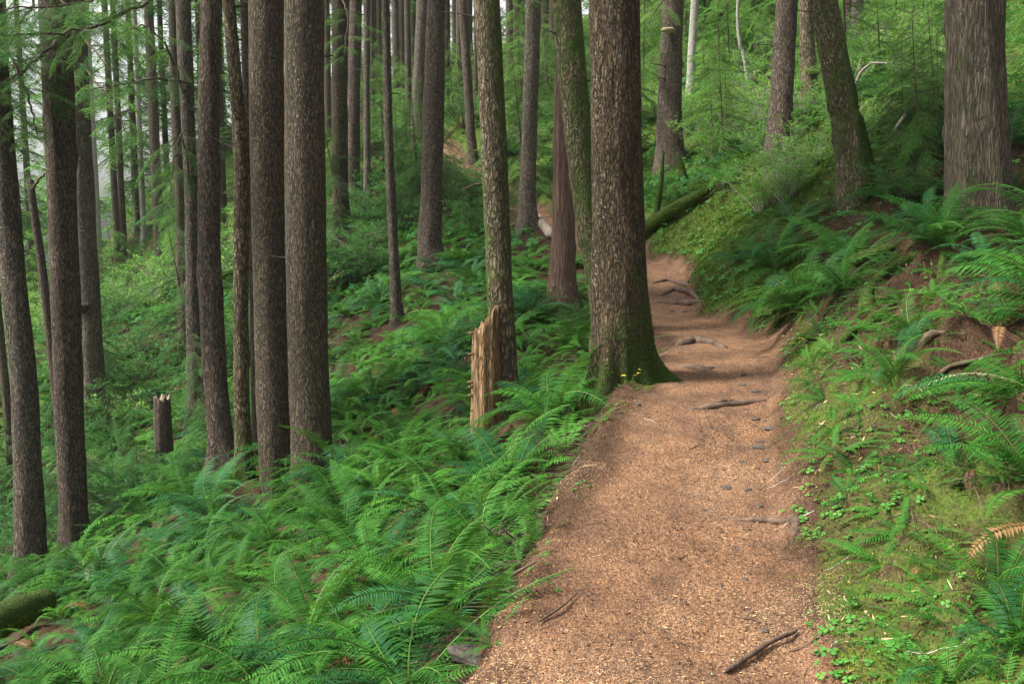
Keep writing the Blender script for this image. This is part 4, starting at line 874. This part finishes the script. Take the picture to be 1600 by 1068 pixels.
# ------------------------------------------------------------------ shrubs and saplings
def shrub_T(h=1.2, n=26, leaf=.035, wr=.55, per=34, up=.9, clus=3):
    g = Geo()
    for k in range(n):
        az = random.uniform(0, 6.28); L = h * random.uniform(.55, 1.1); q = np.linspace(0, 1, 8)[:, None]; o = random.uniform(.15, .85)
        dr = np.array([math.cos(az) * o, math.sin(az) * o, up]); C = q * dr * L + RNG.normal(0, .02, (8, 3)) * q; C[:, 2] -= .25 * o * L * q[:, 0] ** 2
        g.tube(C, np.linspace(.007, .002, 8), 1)
        for b_ in range(clus):
            f = random.uniform(.25, 1); p0 = np.array([np.interp(f, q[:, 0], C[:, i]) for i in range(3)]); a2 = az + random.uniform(-1.6, 1.6)
            d2 = np.array([math.cos(a2), math.sin(a2), random.uniform(-.1, .5)]) * h * random.uniform(.15, .35)
            g.tube(p0 + np.linspace(0, 1, 3)[:, None] * d2, [.003, .002, .001], 1)
            m_ = per; t = RNG.random(m_); B = p0 + t[:, None] * d2 + RNG.normal(0, .018 * h, (m_, 3))
            D = RNG.normal(0, 1, (m_, 3)) * [1, 1, .45]; D /= np.linalg.norm(D, axis=1)[:, None]
            S = np.cross(D, RNG.normal(0, .35, (m_, 3)) + [0, 0, 1.]); S /= np.linalg.norm(S, axis=1)[:, None]
            g.kites(B, D, S, leaf * RNG.uniform(.7, 1.4, m_), leaf * wr, 0, RNG.random() * .5 + .5 * RNG.random(m_), .45)
    return g.done()
SH_D = [mk(shrub_T(), 'shrub', [M['shrub'], M['twig']]) for _ in range(4)]
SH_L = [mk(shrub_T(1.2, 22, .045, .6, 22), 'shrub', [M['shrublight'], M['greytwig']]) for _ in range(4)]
def sapling_T(h=2.6, n=34, templ=BOF, L0=1.0):
    g = Geo(); g.tube(np.stack([np.zeros(6), np.linspace(0, .1, 6), np.linspace(0, h, 6)], 1), np.linspace(.025, .004, 6), 1, 6)
    for k in range(n):
        f = (k + random.random()) / n; put(g, random.choice(templ), rotm(random.uniform(0, 6.28), random.uniform(0, .4)), L0 * (1 - f) ** .6 * random.uniform(.7, 1.1) + .15, (0, 0, .1 + f * (h - .1)), rmix=.5)
    return g.done()
SAP_D = [mk(sapling_T(), 'hemlock_sapling', NM) for _ in range(3)]
SAP_L = [mk(sapling_T(), 'hemlock_sapling', NL) for _ in range(3)]
def bush(kind, x, y, s, lab, grp=None):
    ms, nm, cat = {'d': (SH_D, 'huckleberry_shrub', 'shrub'), 'l': (SH_L, 'leafy_shrub', 'shrub'), 's': (SAP_D, 'hemlock_sapling', 'sapling'), 'S': (SAP_L, 'hemlock_sapling', 'sapling')}[kind]
    o = link(random.choice(ms), nm); place(o, x, y, s, .2, .08); tag(o, lab, cat, grp); return o
def field(n, cx0, cx1, cy0, cy1, kinds, smin, smax, lab, grp, f=None):
    """scatter by world ground between image-column bounds at depths cy0..cy1"""
    c = 0; tries = 0
    while c < n and tries < n * 30:
        tries += 1; y = random.uniform(cy0, cy1); x = (random.uniform(cx0, cx1) - 800) / F * y; e = abs(x - float(fx_(y))) - float(fw_(y))
        if e < (.9 if y < 24 else .15) or (f and not f(x, y)): continue
        k = random.choice(kinds); bush(k, x, y, random.uniform(smin, smax), lab[k], grp + {'d': ' (dark shrubs)', 'l': ' (pale shrubs)', 's': ' (dark saplings)', 'S': ' (pale saplings)'}[k]); c += 1
field(46, 520, 760, 20.5, 30, 'dddds', .9, 1.35, {'d': 'dark fine-leaved shrub on the knoll among the middle trunks', 's': 'small dark hemlock on the knoll among the middle trunks'}, 'knoll among the middle trunks', lambda x, y: y > 21 or x / y * F + 800 < 640)
field(40, 100, 520, 18, 27, 'ddsl', .8, 1.3, {'d': 'dark fine-leaved shrub in the hollow behind the left stand', 's': 'drooping dark hemlock sapling in the hollow behind the left stand', 'l': 'bright green leafy shrub in the hollow behind the left stand'}, 'hollow behind the left stand', lambda x, y: not 215 < x / y * F + 800 < 300)
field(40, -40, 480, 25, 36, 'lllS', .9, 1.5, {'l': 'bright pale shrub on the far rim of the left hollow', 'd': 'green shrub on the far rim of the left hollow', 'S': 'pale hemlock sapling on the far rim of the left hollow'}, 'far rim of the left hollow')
field(30, -60, 330, 12.5, 18, 'dds', .45, .8, {'d': 'low dark shrub between the leftmost trunks', 's': 'low hemlock seedling between the leftmost trunks'}, 'among the leftmost trunks', lambda x, y: not 215 < x / y * F + 800 < 300)
field(40, 760, 990, 24, 40, 'ddSs', .9, 1.5, {'d': 'dark shrub lining the far stretch of the trail', 's': 'dark hemlock sapling lining the far stretch of the trail', 'S': 'pale hemlock sapling lining the far stretch of the trail'}, 'along the far trail')
field(26, 500, 760, 31, 44, 'ddSl', 1.0, 1.5, {'d': 'dark shrub far back between the crowded trunks', 'S': 'pale hemlock sapling far back between the crowded trunks', 'l': 'pale shrub far back between the crowded trunks'}, 'far back between trunks')
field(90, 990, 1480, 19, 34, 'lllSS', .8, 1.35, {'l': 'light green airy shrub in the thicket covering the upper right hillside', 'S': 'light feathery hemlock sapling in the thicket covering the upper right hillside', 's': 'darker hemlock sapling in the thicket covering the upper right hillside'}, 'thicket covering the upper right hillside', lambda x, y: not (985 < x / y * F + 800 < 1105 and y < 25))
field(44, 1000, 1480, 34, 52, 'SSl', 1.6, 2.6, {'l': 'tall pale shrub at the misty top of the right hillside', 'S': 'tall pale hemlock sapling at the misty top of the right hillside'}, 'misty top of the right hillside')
field(34, 1180, 1480, 14, 20, 'ldl', .5, .9, {'l': 'bright leafy shrub between the hillside trunks', 'd': 'dark green shrub between the hillside trunks'}, 'between the hillside trunks')
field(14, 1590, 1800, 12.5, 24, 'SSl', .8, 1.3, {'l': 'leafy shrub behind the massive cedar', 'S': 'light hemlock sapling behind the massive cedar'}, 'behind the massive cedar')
field(12, 1400, 1476, 12, 15, 'sSd', .45, .7, {'s': 'dark hemlock seedling beside the massive cedar', 'S': 'light hemlock seedling beside the massive cedar', 'd': 'dark shrub beside the massive cedar'}, 'beside the massive cedar')
for k in range(3):
    p = P(895 + 6 * k, 440, 12.6 + .2 * k); bush('d', p.x, p.y, .42, 'small glossy evergreen bush between the reddish cedar and the biggest trunk', 'glossy bushes by the reddish cedar')
p = P(300, 400, 21); o = bush('s', p.x, p.y, 1.25, 'large drooping dark hemlock sapling right of the grey trunk with the burl')
# ------------------------------------------------------------------ moss, sorrel, litter
def tuft_cloud(name, x, y, hmin, hmax, wd, mat, label, cat, tilt=.6, z0=0.0):
    n = len(x); z = H(x, y) + z0; D = np.stack([RNG.normal(0, tilt, n), RNG.normal(0, tilt, n), np.ones(n)], 1); D /= np.linalg.norm(D, axis=1)[:, None]
    S = np.cross(D, RNG.normal(0, 1, (n, 3))); S /= np.linalg.norm(S, axis=1)[:, None]; g = Geo()
    r = np.clip(.5 + .35 * vnoise(x * 3, y * 3, 0, 51) + RNG.normal(0, .18, n), 0, 1)
    g.kites(np.stack([x, y, z - .004], 1), D, S, RNG.uniform(hmin, hmax, n), wd, 0, r, .5); T_ = g.done()
    o = link(mk(T_, name, [M[mat]]), name); tag(o, label, cat, kind='stuff'); return o
x, y = rand_pts(420000, -1, 6, 2.6, 11, lambda x, y, e, u: moss_w(x, y, edge_d(x, y), u) ** 1.6 * 1.1 * (u > 0))
tuft_cloud('moss_carpet', x, y, .008, .028, .006, 'mossy', 'yellow-green moss cushion covering the right bank', 'moss')
x, y = rand_pts(150000, 1.5, 7, 11, 19, lambda x, y, e, u: moss_w(x, y, edge_d(x, y), u) ** 1.3 * (u > 0))
tuft_cloud('moss_carpet', x, y, .02, .06, .014, 'mossy', 'bright moss lawn on the bank at the trail bend', 'moss')
x, y = rand_pts(60000, -3, 2, 2.6, 9, lambda x, y, e, u: (u < 0) * np.exp(-((e - .08) / .10) ** 2) * .5 * (vnoise(x * 1.3, y * 1.3, 0, 31) > 0))
tuft_cloud('moss_carpet', x, y, .006, .02, .006, 'mossy', 'thin moss patches on the left shoulder of the trail', 'moss')
# sorrel: three-part leaves on short stems
def sorrel_T():
    g = Geo()
    for k in range(3):
        az = k * 2.094; d_ = np.array([[math.cos(az), math.sin(az), -.1]]); s_ = np.array([[-math.sin(az), math.cos(az), 0]]); g.kites(np.array([[0, 0, 1.]]), d_ * .6, s_, 1, .62, 0, .5, .65)
    g.tube(np.array([[0, 0, 0], [0, 0, 1.]]), [.03, .03], 1); return g.done()
ST = [sorrel_T() for _ in range(2)]
x, y = rand_pts(30000, 0, 5, 2.6, 11, lambda x, y, e, u: (u > 0) * (e > .05) * (e < 1.3) * np.clip(.25 + .9 * vnoise(x * 1.6, y * 1.6, 0, 61), 0, 1) * .9)
print('sorrel', len(x)); scatter_stuff('wood_sorrel', ST, list(zip(x, y, RNG.uniform(.022, .045, len(x)))), [M['sorrel'], M['rachis']], 'low clover-like leaves spread over the mossy right verge', 'ground cover', lean=.3, tiltj=.35)
x, y = rand_pts(9000, 1.5, 8, 11, 22, lambda x, y, e, u: (u > 0) * (e > .1) * .30)
scatter_stuff('leafy_ground_cover', ST, list(zip(x, y, RNG.uniform(.05, .11, len(x)))), [M['sorrel'], M['rachis']], 'bright small leaves dotting the bank past the bend', 'ground cover', lean=.3, tiltj=.35)
# deer ferns on the right verge
c = 0
for _ in range(2500):
    y = random.uniform(3, 9.5); u = random.uniform(.3, 2.4); x = float(fx_(y) + fw_(y)) + u
    px, py, dd = proj(x, y, h1(x, y)); 
    if px > 1660 or py > 1130 or (1160 < px < 1450 and 370 < py < 560 and random.random() < .7) or c >= 190 or any((x - a) ** 2 + (y - b) ** 2 < .03 for a, b, r in placed): continue
    placed.append((x, y, .05)); o = link(random.choice(FERN_SMALL), 'deer_fern'); place(o, x, y, random.uniform(.17, .36), .6); c += 1
    tag(o, 'low deer fern with short strap-like fronds on the mossy verge' if u < 1.1 else 'little deer fern rooted in bare soil of the right bank', 'fern', 'deer ferns on the mossy verge' if u < 1.1 else 'deer ferns on the bare bank')
# needles, chips and twigs of the litter
def litter(name, x, y, Lr, Wr, mats, label, zr=(0.001, .006), tilt=.12, cat='litter'):
    n = len(x); z = H(x, y) + RNG.uniform(*zr, n); a = RNG.uniform(0, 6.28, n)
    D = np.stack([np.cos(a), np.sin(a), RNG.normal(0, tilt, n)], 1); S = np.stack([-np.sin(a), np.cos(a), RNG.normal(0, tilt, n)], 1); g = Geo()
    g.kites(np.stack([x, y, z], 1), D, S, RNG.uniform(*Lr, n), RNG.uniform(*Wr, n), RNG.integers(0, len(mats), n), np.clip(.65 * RNG.random(n) + .25 + .75 * fbm(x * 2.3, y * 1.5, 0, 88), 0, 1), .5); T_ = g.done()
    o = link(mk(T_, name, mats), name); tag(o, label, cat, kind='stuff'); return o
M['lit'] = leafmat('needle_litter', [(0, (.045, .02, .011)), (.4, (.155, .070, .031)), (.75, (.29, .148, .070)), (1, (.46, .31, .18))], 0, .9, .1, 0)
M['litdark'] = leafmat('litter_dark', [(0, (.018, .011, .009)), (1, (.085, .052, .038))], 0, .9, .1, 0)
x, y = rand_pts(420000, -2, 4, 2.7, 8.5, lambda x, y, e, u: (e < .25) * np.clip(1.5 - y / 8, .3, 1))
litter('needle_litter', x, y, (.007, .020), (.0014, .003), [M['lit'], M['lit'], M['litdark']], 'fine reddish needle litter strewn over the trail')
x, y = rand_pts(60000, -2, 4, 2.7, 16, lambda x, y, e, u: (e < .4) * np.clip(.2 + vnoise(x * 1.6, y * 1.6, 0, 71) + .5 * (u > .1), .08, 1))
litter('bark_chips', x, y, (.008, .028), (.005, .014), [M['litdark'], M['litdark'], M['lit']], 'dark bark chips scattered over the trail')
x, y = rand_pts(110000, -6, 6, 2.7, 14, lambda x, y, e, u: (e > .1) * np.where(u < 0, .6 * (e < 3), .5))
litter('slope_litter', x, y, (.02, .07), (.003, .010), [M['litdark'], M['litdark'], M['litdark'], M['lit']], 'brown needles and twigs on the soil of both banks', (0, .02), .3)
x, y = rand_pts(500, -2, 5, 2.8, 9, lambda x, y, e, u: 1.0 * (e < 1.6) * .08)
litter('pale_flecks', x, y, (.008, .022), (.006, .012), [M['pale']], 'scattered pale lichen flecks and petals on trail and verge', (.004, .012), .4)
# sprig with yellow leaves, twice
def yellow_sprig(px, py, n, s, label):
    p = gp(px, py, 0); e = empty('yellow_sprig', p); tag(e, label, 'sprig'); g = Geo(); gl = Geo()
    for k in range(n):
        a = random.uniform(0, 6.28); t = np.array([math.cos(a) * .6, math.sin(a) * .4, 1.0 + random.uniform(-.3, .3)]) * s
        g.tube(np.linspace(0, 1, 4)[:, None] * t, [.0025, .002, .0015, .001], 0)
        D = np.array([[math.cos(a + b_), math.sin(a + b_), random.uniform(-.3, .1)] for b_ in (-1, 0, 1)]); S = np.cross(D, [0, 0, 1.]); gl.kites(np.repeat([t], 3, 0), D, S, .035 * s / .12, .022 * s / .12, 0, RNG.random(3), .5)
    V, Q, mi, R = g.done(); link(np_mesh('stem', V, Q, [M['rachis']], mi, R), 'stem', e); link(mk(gl.done(), 'leaves', [M['yellow']]), 'leaves', e)
yellow_sprig(985, 602, 5, .10, 'tiny yellow-leafed sprig at the foot of the biggest trunk')
yellow_sprig(1240, 556, 7, .14, 'yellow-leafed sprig drooping over the right edge of the trail')

def fuzz(o, n, hmin, hmax, wd, thr=.0, zup=-.2, mat='mossy', zmax=None, xmin=None, parent=None):
    """moss tufts standing on the surface of a mesh, as a part of the thing"""
    me = o.data; nv = len(me.vertices); V = np.zeros(nv * 3); me.vertices.foreach_get('co', V); V = V.reshape(-1, 3)
    Q = np.zeros(len(me.loops), int); me.loops.foreach_get('vertex_index', Q); Q = Q.reshape(-1, 4)
    mo = np.zeros(nv); me.attributes['moss'].data.foreach_get('value', mo)
    a, b, c_, d_ = (V[Q[:, k]] for k in range(4)); nr = np.cross(c_ - a, d_ - b); ar = np.linalg.norm(nr, axis=1) + 1e-12; nr = nr / ar[:, None]
    if True:
        cen = (a + b + c_ + d_) / 4; wq = ar * (mo[Q].mean(1) > thr) * (nr[:, 2] > zup) * mo[Q].mean(1)
        if zmax is not None: wq = wq * (cen[:, 2] < zmax)
    if wq.sum() <= 0: return
    i = RNG.choice(len(Q), n, p=wq / wq.sum()); u, v = RNG.random((2, n, 1)); Pp = (a[i] * (1 - u) + b[i] * u) * (1 - v) + (d_[i] * (1 - u) + c_[i] * u) * v
    k = vnoise(Pp[:, 0] * 6, Pp[:, 1] * 6, Pp[:, 2] * 6, 77) > -.25; Pp, nn = Pp[k], nr[i][k]; n = len(Pp)
    D = nn + RNG.normal(0, .5, (n, 3)) + [0, 0, .2]; D /= np.linalg.norm(D, axis=1)[:, None]; S = np.cross(D, RNG.normal(0, 1, (n, 3))); S /= np.linalg.norm(S, axis=1)[:, None]
    g = Geo(); g.kites(Pp - nn * .003, D, S, RNG.uniform(hmin, hmax, n), wd, 0, RNG.random(n) * .8, .45); link(mk(g.done(), 'moss', [M[mat]]), 'moss', parent or o)
x, y = rand_pts(52000, -34, 24, 19, 48, lambda x, y, e, u: (e > .3) * .55)
scatter_stuff('leafy_ground_cover', ST, list(zip(x, y, RNG.uniform(.10, .24, len(x)))), [M['shrub'], M['rachis']], 'leafy low growth covering the ground far back between the trunks', 'ground cover', lean=.3, tiltj=.45)
M['mossbright'] = leafmat('moss_bright', [(0, (.07, .12, .010)), (.5, (.15, .22, .015)), (1, (.26, .32, .03))], .3, .9, .05)
M['mossdark'] = leafmat('moss_dark', [(0, (.018, .045, .006)), (.5, (.04, .085, .010)), (1, (.08, .14, .016))], .15, .9, .05)
for o in [o for o in bpy.data.objects if o.name.startswith(('fallen_log', 'mossy_root', 'mossy_snag')) and o.data.materials[0] == M['mosslog']]:
    big = o.name.startswith('fallen_log'); fuzz(o, 20000 if big else 10, .012, .03, .012, zup=.1, mat='mossbright'); fuzz(o, 16000 if big else 4500, .015, .05 if big else .025, .018 if big else .009, mat='mossy' if big or 'snag' in o.name else 'mossdark')
_tr = lambda k: [c_ for c_ in T[k][0].children if c_.name.startswith('trunk')][0]
fuzz(_tr('B'), 26000, .006, .022, .006, .25, -1, 'mossdark', 1.6)
fuzz(_tr('R6'), 12000, .010, .03, .010, .45, -1, 'mossdark', 3.0)
# crumbling left edge: hanging rootlets, a rock and fern-dead debris
x, y = rand_pts(9000, -2, 2.2, 2.8, 9, lambda x, y, e, u: (u < 0) * (e > .08) * (e < .55) * .9)
g = Geo(); z = H(x, y)
for k in range(len(x)):
    L = random.uniform(.06, .22); q = np.linspace(0, 1, 4)[:, None]; a = random.uniform(0, 6.28)
    C = np.array([x[k], y[k], z[k] + .03]) + q * np.array([math.cos(a) - .3, math.sin(a), random.uniform(-.3, .35)]) * L; C[:, 2] -= .3 * L * q[:, 0] ** 2
    g.tube(C, [.0022, .002, .0015, .0008], k % 2, 3, random.random())
V, Q, mi, R = g.done(); o = link(np_mesh('rootlets', V, Q, [M['twig'], M['root']], mi, R), 'rootlets'); tag(o, 'tangle of thin brown rootlets and dry twigs along the crumbling left trail edge', 'rootlets', kind='stuff')
for k, (px, py, s, lab) in enumerate([(748, 1015, .10, 'grey rock half buried under the crumbling left trail edge'), (535, 1000, .11, 'mossy dark stone nearly hidden in the bottom ferns')]):
    p = gp(px, py, 0); o = link(SM[k + 1], 'rock', None, (p.x, p.y, p.z - s * .36)); o.scale = (s, s * 1.3, s * .8); o.rotation_euler = (.2, .3, 1.2); tag(o, lab, 'rock')

x, y = rand_pts(1500, -2.5, 5, 2.8, 10, lambda x, y, e, u: np.where(e < 0, .10, .5 * (e < .9)))
g = Geo(); z = H(x, y)
for k in range(len(x)):
    L = random.uniform(.05, .22); a = random.uniform(0, 6.28); q = np.linspace(-.5, .5, 5); X = x[k] + math.cos(a) * L * q + RNG.normal(0, .004, 5); Y = y[k] + math.sin(a) * L * q + RNG.normal(0, .004, 5)
    g.tube(np.stack([X, Y, H(X, Y) + .004], 1), np.array([.6, 1, 1, .8, .4]) * random.uniform(.0015, .0035), k % 3, 4, random.random())
V, Q, mi, R = g.done(); o = link(np_mesh('small_twigs', V, Q, [M['twig'], M['root'], M['greytwig']], mi, R), 'small_twigs'); tag(o, 'small dry twigs strewn over the trail and its shoulders', 'twigs', kind='stuff')

# dead branch stubs on the trunks
for key, (e, base, pts, rad) in T.items():
    if key in ('L4', 'R3', 'R8', 'C'): continue
    rr = random.Random(sum(map(ord, key)))
    for _ in range(rr.randint(2, 4)):
        i = rr.randint(1, len(pts) - 1); f = rr.random(); c_ = pts[i - 1].lerp(pts[i], f); r_ = rad[i]
        if c_.z - base.z < 1.2: continue
        a = rr.choice([rr.uniform(2.4, 3.9), rr.uniform(-.8, .8)]); dv = Vector((math.cos(a), math.sin(a), rr.uniform(-.1, .5)))
        stub(e, c_ + Vector((dv.x, dv.y, 0)) * r_ * .9, tuple(dv), rr.uniform(.12, .4), rr.uniform(.008, .016), 'deadbark', kink=rr.uniform(-.3, .3))

# little green sprigs and moss along the left shoulder, bright shrubs where the far left opens up
x, y = rand_pts(6000, -2, 2, 2.8, 9, lambda x, y, e, u: (u < 0) * np.exp(-((e - .02) / .10) ** 2) * (vnoise(x * 2.1, y * 2.1, 0, 91) > .25) * .8)
scatter_stuff('wood_sorrel', ST, list(zip(x, y, RNG.uniform(.018, .035, len(x)))), [M['sorrel'], M['rachis']], 'tiny clover-like leaves on the left shoulder of the trail', 'ground cover', lean=.3, tiltj=.35)
c = 0
for _ in range(400):
    y = random.uniform(3.2, 8.5); u = -random.uniform(.05, .35); x = float(fx_(y) - fw_(y)) + u
    if c >= 14 or any((x - a) ** 2 + (y - b) ** 2 < .06 for a, b, r in placed): continue
    placed.append((x, y, .05)); o = link(random.choice(FERN_SMALL), 'deer_fern'); place(o, x, y, random.uniform(.14, .26), .6); c += 1
    tag(o, 'little fern clinging to the crumbling left shoulder of the trail', 'fern', 'little ferns on the left trail shoulder')
for (px, d) in ((150, 27), (180, 26), (205, 27.5), (230, 26), (262, 28), (165, 30), (215, 31), (245, 30), (128, 29)):
    p = P(px, 400, d); bush('l', p.x, p.y, random.uniform(1.0, 1.35), 'yellow-green leafy shrub glowing in the gap behind the left trunks', 'glowing shrubs in the left gap')

# roots and rootlets breaking out of the right bank
rr = random.Random(5)
for k in range(9):
    px, py = rr.uniform(1170, 1440), rr.uniform(410, 560); L = rr.uniform(30, 80); r = rr.uniform(.012, .028)
    pt = [gp(px, py, -r), gp(px + L * .4, py - L * rr.uniform(.05, .4), r * 1.2), gp(px + L, py - L * rr.uniform(.2, .7), -r)]
    tube_obj('tree_root', pt, [r * .6, r, r * .5], 'root' if k % 2 else 'mosslog', 'dark root breaking out of the bare soil on the right bank above the yellow-leafed sprig', 'root', 'roots breaking out of the bare right bank', lump=.3, moss=.3)
x, y = rand_pts(9000, 1, 6, 3.5, 12, lambda x, y, e, u: (u > 0) * (e > .5) * (e < 2.6) * (vnoise(x * 1.5, y * 1.5, 0, 93) > .0) * .6)
g = Geo(); z = H(x, y)
for k in range(len(x)):
    L = random.uniform(.06, .25); q = np.linspace(0, 1, 4)[:, None]; a = random.uniform(0, 6.28)
    C = np.array([x[k], y[k], z[k] + .03]) + q * np.array([math.cos(a) - .4, math.sin(a), random.uniform(-.3, .3)]) * L; C[:, 2] -= .4 * L * q[:, 0] ** 2
    g.tube(C, [.0025, .002, .0015, .0008], k % 2, 3, random.random())
V, Q, mi, R = g.done(); o = link(np_mesh('rootlets', V, Q, [M['twig'], M['root']], mi, R), 'rootlets'); tag(o, 'brown rootlets and dead stems dangling over the bare soil of the right bank', 'rootlets', kind='stuff')
# ------------------------------------------------------------------ haze between the trees
def haze(dens):
    m, nt, out = newmat('haze_air'); v = nt.nodes.new('ShaderNodeVolumePrincipled')
    v.inputs['Color'].default_value = (.90, .96, .93, 1); v.inputs['Density'].default_value = dens; v.inputs['Anisotropy'].default_value = .25
    nt.links.new(v.outputs[0], out.inputs['Volume'])
    x0, x1, y0, y1, z0, z1 = -165, 165, -34, 225, float(Vg[:, 2].min()) - 1.2, max(31.0, float(Vg[:, 2].max()) + 4)
    V = [(x, y, z) for z in (z0, z1) for y in (y0, y1) for x in (x0, x1)]
    Q = [(0, 2, 3, 1), (4, 5, 7, 6), (0, 1, 5, 4), (2, 6, 7, 3), (0, 4, 6, 2), (1, 3, 7, 5)]
    o = link(np_mesh('haze', V, Q, [m]), 'haze'); tag(o, 'thin pale mist hanging between the distant trees', 'haze', kind='stuff')
    sc.cycles.volume_step_rate = 4; sc.cycles.volume_max_steps = 64
haze(.0003)
